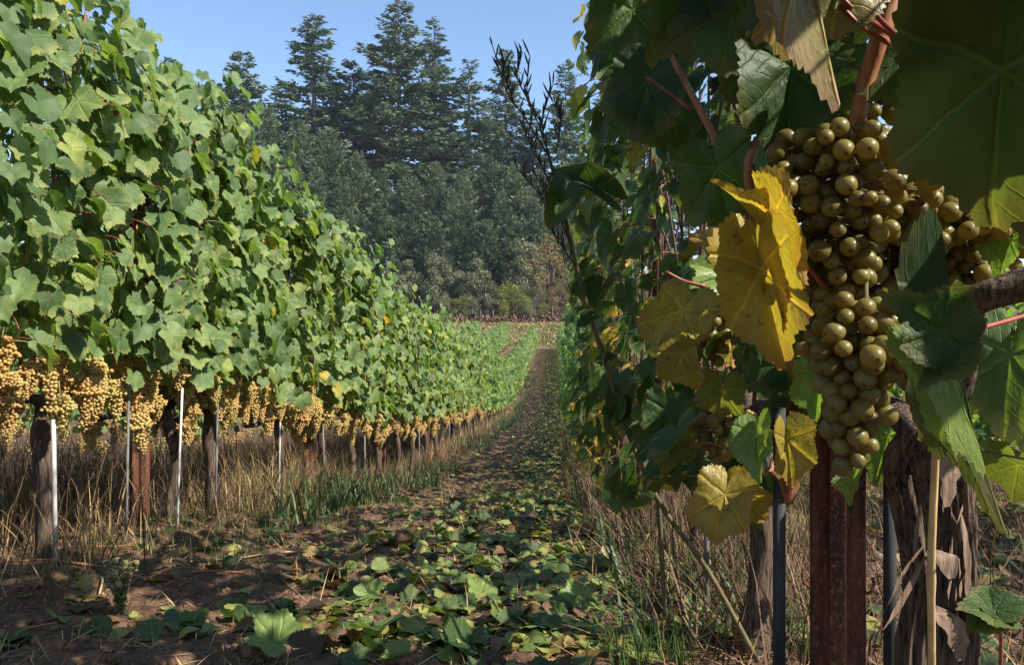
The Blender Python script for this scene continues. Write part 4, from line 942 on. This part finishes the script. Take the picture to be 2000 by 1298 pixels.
# ------------------------------------------------------------------ trees
def conifer(seed, H, rb, young=False, mat=None):
    rng = np.random.RandomState(seed); V = []; n = 0; r0 = .10 if not young else .03
    Bp = []; A = []; L = []; Wd = []; Nn = []
    h = H*(.10 if not young else .03)
    while h < H*.985:
        f = (h/H); R_ = rb*((1-f)**.66)*(.62+.38*min(1, f*6+.35))+.12
        k = rng.randint(5, 9) if not young else rng.randint(7, 11)
        for j in range(k):
            if not young and rng.rand() < .12: continue
            a = rng.uniform(0, 2*PI); RR = R_*rng.uniform(.55, 1.18)*(1+.25*noise2(a*1.3, f*9+seed, seed).item()*2)
            up = rng.uniform(-.32, .05) if not young else rng.uniform(.15, .6)
            up += .45*f
            ns = int(10+RR*(15 if not young else 13)); t = rng.rand(ns)**(.7 if not young else .5)
            dirh = np.array((math.cos(a), math.sin(a), 0)); z = h+up*RR*t+(.22 if not young else .1)*RR*(t**2-t)
            p = dirh[None]*(RR*t)[:, None]; p[:, 2] = z
            ang = a+rng.choice((-1, 1), ns)*rng.uniform(.25, 1.1, ns)
            dz = rng.uniform(-.55, .25, ns) if not young else rng.uniform(.1, 1.0, ns)
            d = np.stack([np.cos(ang), np.sin(ang), dz], 1); d /= np.linalg.norm(d, axis=1)[:, None]
            p = p+rng.normal(0, .12*(RR**.5)*.6, (ns, 3))
            Bp.append(p); A.append(d); L.append(rng.uniform(.35, .95, ns)*(.4+.6*min(1, RR/2.5))*(.8 if young else 1)); 
        h += rng.uniform(.35, .75)*(1 if not young else .55)*(H/34)**.5
    p = np.concatenate(Bp); d = np.concatenate(A); l = np.concatenate(L); n = len(p)
    up = rng.normal(0, 1, (n, 3)); s = np.cross(d, up); s /= np.linalg.norm(s, axis=1)[:, None]; wd = l*rng.uniform(.12, .22, n)
    q = p+d*l[:, None]; mid = p+d*(l*.45)[:, None]
    V = np.stack([p, mid+s*wd[:, None], q, mid-s*wd[:, None]], 1).reshape(-1, 3); o = np.arange(n)*4
    T = np.concatenate([np.stack([o, o+1, o+2], 1), np.stack([o, o+2, o+3], 1)])
    g = Geo(); g.add(V, T, None, np.repeat(rng.rand(n), 4)); crown = g.mesh('crown', mat, smooth=False)
    g = Geo(); g.add(*tube([(0, 0, -1), (.1, 0, H*.3), (0, .1, H*.7), (0, 0, H*.98)], [H*.011+.06, H*.009, H*.005, .02], 9, .1))
    hh = H*.1
    while hh < H*.9:
        a = rng.uniform(0, 2*PI); RR = rb*(1-hh/H)**.85*.8; e = (math.cos(a)*RR, math.sin(a)*RR, hh+RR*(-.05 if not young else .3)); g.add(*tube([(0, 0, hh), (e[0]*.5, e[1]*.5, (hh+e[2])/2-.1), e], [.06, .035, .012], 4)); hh += .55
    return crown, g.mesh('trunk', M_trunk)
CON = [conifer(31, 36, 6.6, mat=M_needle), conifer(32, 36, 5.6, mat=M_needle), conifer(33, 36, 7.6, mat=M_needle), conifer(34, 36, 4.6, mat=M_needle)]
YNG = [conifer(41, 16, 3.6, True, M_needle2), conifer(42, 16, 3.0, True, M_needle2), conifer(43, 16, 4.2, True, M_needle2)]
DKY = [conifer(51, 14, 3.6, True, M_needle), conifer(52, 14, 4.2, True, M_needle)]
def broad(seed, H, Wd, mat, n=7000, lf=.20):
    rng = np.random.RandomState(seed); g = Geo(); limbs = []
    cs = []
    for k in range(26):
        a = rng.uniform(0, 2*PI); f = rng.uniform(.16, 1); rr = Wd*math.sin(PI*min(1, f*.82+.16))**.7*rng.uniform(.25, .95); cs.append((math.cos(a)*rr, math.sin(a)*rr, H*f*.94, rng.uniform(.12, .24)*Wd+.25))
    cs = np.array(cs); k = rng.randint(0, len(cs), n); dv = rng.normal(0, 1, (n, 3)); dv /= np.linalg.norm(dv, axis=1)[:, None]
    p = cs[k, :3]+dv*(cs[k, 3]*rng.uniform(.5, 1.15, n))[:, None]; p[:, 2] = np.maximum(p[:, 2], .15)
    a1 = rng.normal(0, 1, (n, 3)); a1 /= np.linalg.norm(a1, axis=1)[:, None]; b1 = np.cross(a1, dv+rng.normal(0, .6, (n, 3))); b1 /= np.linalg.norm(b1, axis=1)[:, None]
    l = rng.uniform(.5, 1.1, n)*lf
    V = np.stack([p-a1*l[:, None]*.5, p+b1*l[:, None]*.32, p+a1*l[:, None]*.5, p-b1*l[:, None]*.32], 1).reshape(-1, 3); o = np.arange(n)*4
    g.add(V, np.concatenate([np.stack([o, o+1, o+2], 1), np.stack([o, o+2, o+3], 1)]), None, np.repeat(rng.rand(n), 4)); crown = g.mesh('crown', mat, smooth=False)
    g = Geo()
    g.add(*tube([(0, 0, -.5), (.05, .02, H*.3), (0, 0, H*.6)], [H*.022, H*.016, H*.006], 7, .1))
    for c in cs[::2]: g.add(*tube([(0, 0, H*.12+.15*c[2]), (c[0]*.5, c[1]*.5, c[2]*.62), tuple(c[:3])], [H*.009, H*.006, .01], 5))
    return crown, g.mesh('trunk', M_trunk)
OAK = [broad(61, 7, 2.3, M_oak, 8000, .28), broad(62, 7, 2.7, M_oak, 8000, .28)]; LIM = [broad(63, 4, 1.4, M_lime, 3000, .17)]; ORA = [broad(64, 6, 2.2, M_orange, 5000, .16), broad(65, 5, 2.0, M_oak, 5000, .16)]
rt = random.Random(5)
def tree(pr, hp, px, top, d, name, label, group, wsc=1.0):
    base = P(px, 649, d); base.z = float(G(base.x, base.y)); top_z = EYE.z+(649-top)/1500*d; s = (top_z-base.z)/hp
    t = thing(name, label, 'tree', base, group); rz = rt.uniform(0, 6.3)
    for nm, me in (('crown', pr[0]), ('trunk', pr[1])):
        o = obj(nm, me, base, t); o.scale = (s*wsc, s*wsc, s); o.rotation_euler.z = rz
F1 = 'tall firs on the skyline'
for px, top, d, k, ws, lab in ((475, 92, 95, 2, .9, 'fir rising just right of the vine tops, leftmost on the skyline'), (612, 18, 98, 1, 1.15, 'tall pointed fir left of centre with ragged side branches'), (690, 112, 100, 2, 1.0, 'dark rounded fir between the two tallest pointed firs'),
                      (778, -14, 96, 0, 1.1, 'tallest fir, its top cut by the upper frame edge'), (848, 28, 101, 3, 1.2, 'slim fir leaning close on the right of the tallest fir'), (915, 108, 97, 3, 1.25, 'thin fir right of the tallest pair'), (988, 84, 104, 1, .9, 'slim fir behind the dark seed pods of the weed'),
                      (1105, 110, 98, 0, .8, 'fir half hidden behind the edge of the right row'), (550, 150, 104, 0, .9, 'fir behind and left of the tall pointed fir'), (735, 150, 106, 1, 1.1, 'fir filling the gap left of the tallest fir'), (1040, 200, 104, 0, 1.0, 'low fir behind the drooping tip of the weed'), (960, 210, 100, 2, .9, 'dark fir behind the slim firs right of centre'),
                      (410, 150, 98, 0, .9, 'fir standing behind the left row, its top just showing'), (860, 190, 103, 2, .9, 'fir behind the slim leaning fir'), (640, 230, 106, 2, .9, 'low fir between the tall pointed fir and the dark rounded one')):
    tree(CON[k], 36, px, top, d, 'fir_tree', lab, F1, ws*1.25)
for px, top, d in ((330, 100, 100), (230, 60, 100), (120, 90, 104), (1200, 60, 100), (1310, 40, 104), (1420, 90, 100)):
    tree(CON[rt.randrange(4)], 36, px, top, d, 'fir_tree', 'tall fir hidden behind the vine rows', 'firs behind the vine rows')
F2 = 'young firs below the skyline trees'
ORD = 'one two three four five six seven eight nine ten eleven twelve thirteen fourteen fifteen sixteen seventeen eighteen nineteen twenty twenty-one twenty-two'.split()
YL = ((520, 215, 90), (585, 235, 88), (640, 255, 90), (700, 300, 87), (745, 330, 88), (800, 345, 86), (850, 320, 88), (905, 330, 86), (955, 310, 88), (1005, 320, 86), (1055, 330, 88), (1110, 320, 87), (620, 330, 85), (670, 345, 85), (560, 300, 86), (1150, 330, 88), (440, 240, 90), (480, 260, 88), (880, 370, 84), (980, 375, 84), (1040, 385, 84))
for i, (px, top, d) in enumerate(YL):
    side = 'left of centre' if px < 700 else ('in the middle' if px < 900 else 'towards the right row')
    tree(YNG[i % 3], 16, px, top, d, 'young_fir_tree', 'pale green young fir %s, %s of its tier' % (side, 'number %s from the left' % ORD[sum(1 for q in YL if q[0] <= px)-1]), F2)
DL = ((735, 400, 80), (790, 420, 80), (845, 425, 79), (900, 405, 80), (950, 430, 79), (1000, 425, 80), (1050, 420, 80), (680, 420, 81), (870, 480, 78), (1100, 430, 80), (610, 420, 82))
for i, (px, top, d) in enumerate(DL):
    tree(DKY[i % 2], 14, px, top, d, 'dark_fir_tree', 'dark low fir behind the forest edge shrubs, number %s from the left' % ORD[sum(1 for q in DL if q[0] <= px)-1], 'dark firs at the forest edge')
for px, top, d, k, lab in ((800, 505, 76, 0, 'grey green oak just above the slope of the left row'), (850, 498, 75, 1, 'rounded grey green oak left of the round oak'), (940, 500, 74, 0, 'round pale oak standing above the end of the rows'), (895, 530, 76, 1, 'small oak between two rounder oaks'), (1020, 470, 76, 1, 'oak with browning top near the right row'), (760, 520, 77, 0, 'small oak low behind the left row')):
    tree(OAK[k], 7, px, top, d, 'oak_tree', lab, 'small oaks at the forest edge')
tree(LIM[0], 4, 992, 545, 72.5, 'lime_green_shrub', 'yellow green shrub right of the round pale oak', 'bright shrubs'); tree(LIM[0], 4, 1025, 570, 72, 'lime_green_shrub', 'low yellow green shrub near the path end', 'bright shrubs')
tree(ORA[0], 6, 1070, 460, 76, 'autumn_tree', 'small tree turning orange beside the edge of the right row', None); tree(ORA[0], 6, 1090, 545, 73, 'autumn_shrub', 'orange tinged shrub low beside the right row', None); tree(ORA[1], 5, 1048, 540, 74, 'shrub', 'dull green shrub below the orange tree', None)
for k, (px, top, d) in enumerate(((900, 572, 73), (925, 585, 72), (962, 575, 72.5), (985, 590, 71.5), (1012, 580, 72), (1040, 590, 71.5), (1062, 585, 72), (870, 575, 73))):
    tree(LIM[0] if k % 3 == 0 else ORA[1], 4.5, px, top, d, 'low_shrub', 'low shrub on the bank above the row ends, number %s from the left' % 'two three four five six seven eight one'.split()[k], 'low shrubs on the bank', 1.3)
tree(ORA[1], 5, 1120, 500, 75, 'shrub', 'shrub mostly hidden behind the right row', None)
for px, d, h, lab in ((938, 66, 1.5, 'pale wooden post at the head of the rows, leftmost'), (962, 67, 1.3, 'wooden post leaning slightly, second at the head of the rows'), (1036, 69, 1.1, 'small wooden post below the dark bank'), (1078, 69, 1.3, 'wooden post just left of the distant right row')):
    b = P(px, 649, d); b.z = float(G(b.x, b.y)); g = Geo(); g.add(*tube([b-Vector((0, 0, .3)), b+Vector((.02, 0, h*.5)), b+Vector((.05, 0, h))], [.07, .065, .06], 8, .1)); tag(obj('fence_post', g.mesh('fence_post', M_trunk, origin=b), b), lab, 'post')
# ------------------------------------------------------------------ haze
def haze(dens):
    import bmesh
    bm = bmesh.new(); bmesh.ops.create_cube(bm, size=1); me = bpy.data.meshes.new('haze'); bm.to_mesh(me); bm.free()
    o = obj('haze', me, (0, 700, 24)); o.scale = (3400, 5000, 60); o['kind'] = 'stuff'
    m = bpy.data.materials.new('haze'); m.use_nodes = True; t = m.node_tree; t.nodes.clear(); out = t.nodes.new('ShaderNodeOutputMaterial'); v = t.nodes.new('ShaderNodeVolumePrincipled')
    v.inputs['Color'].default_value = (.78, .88, 1, 1); v.inputs['Density'].default_value = dens; v.inputs['Anisotropy'].default_value = .2; t.links.new(v.outputs[0], out.inputs['Volume']); me.materials.append(m)
HAZE = .0003
if HAZE: haze(HAZE)
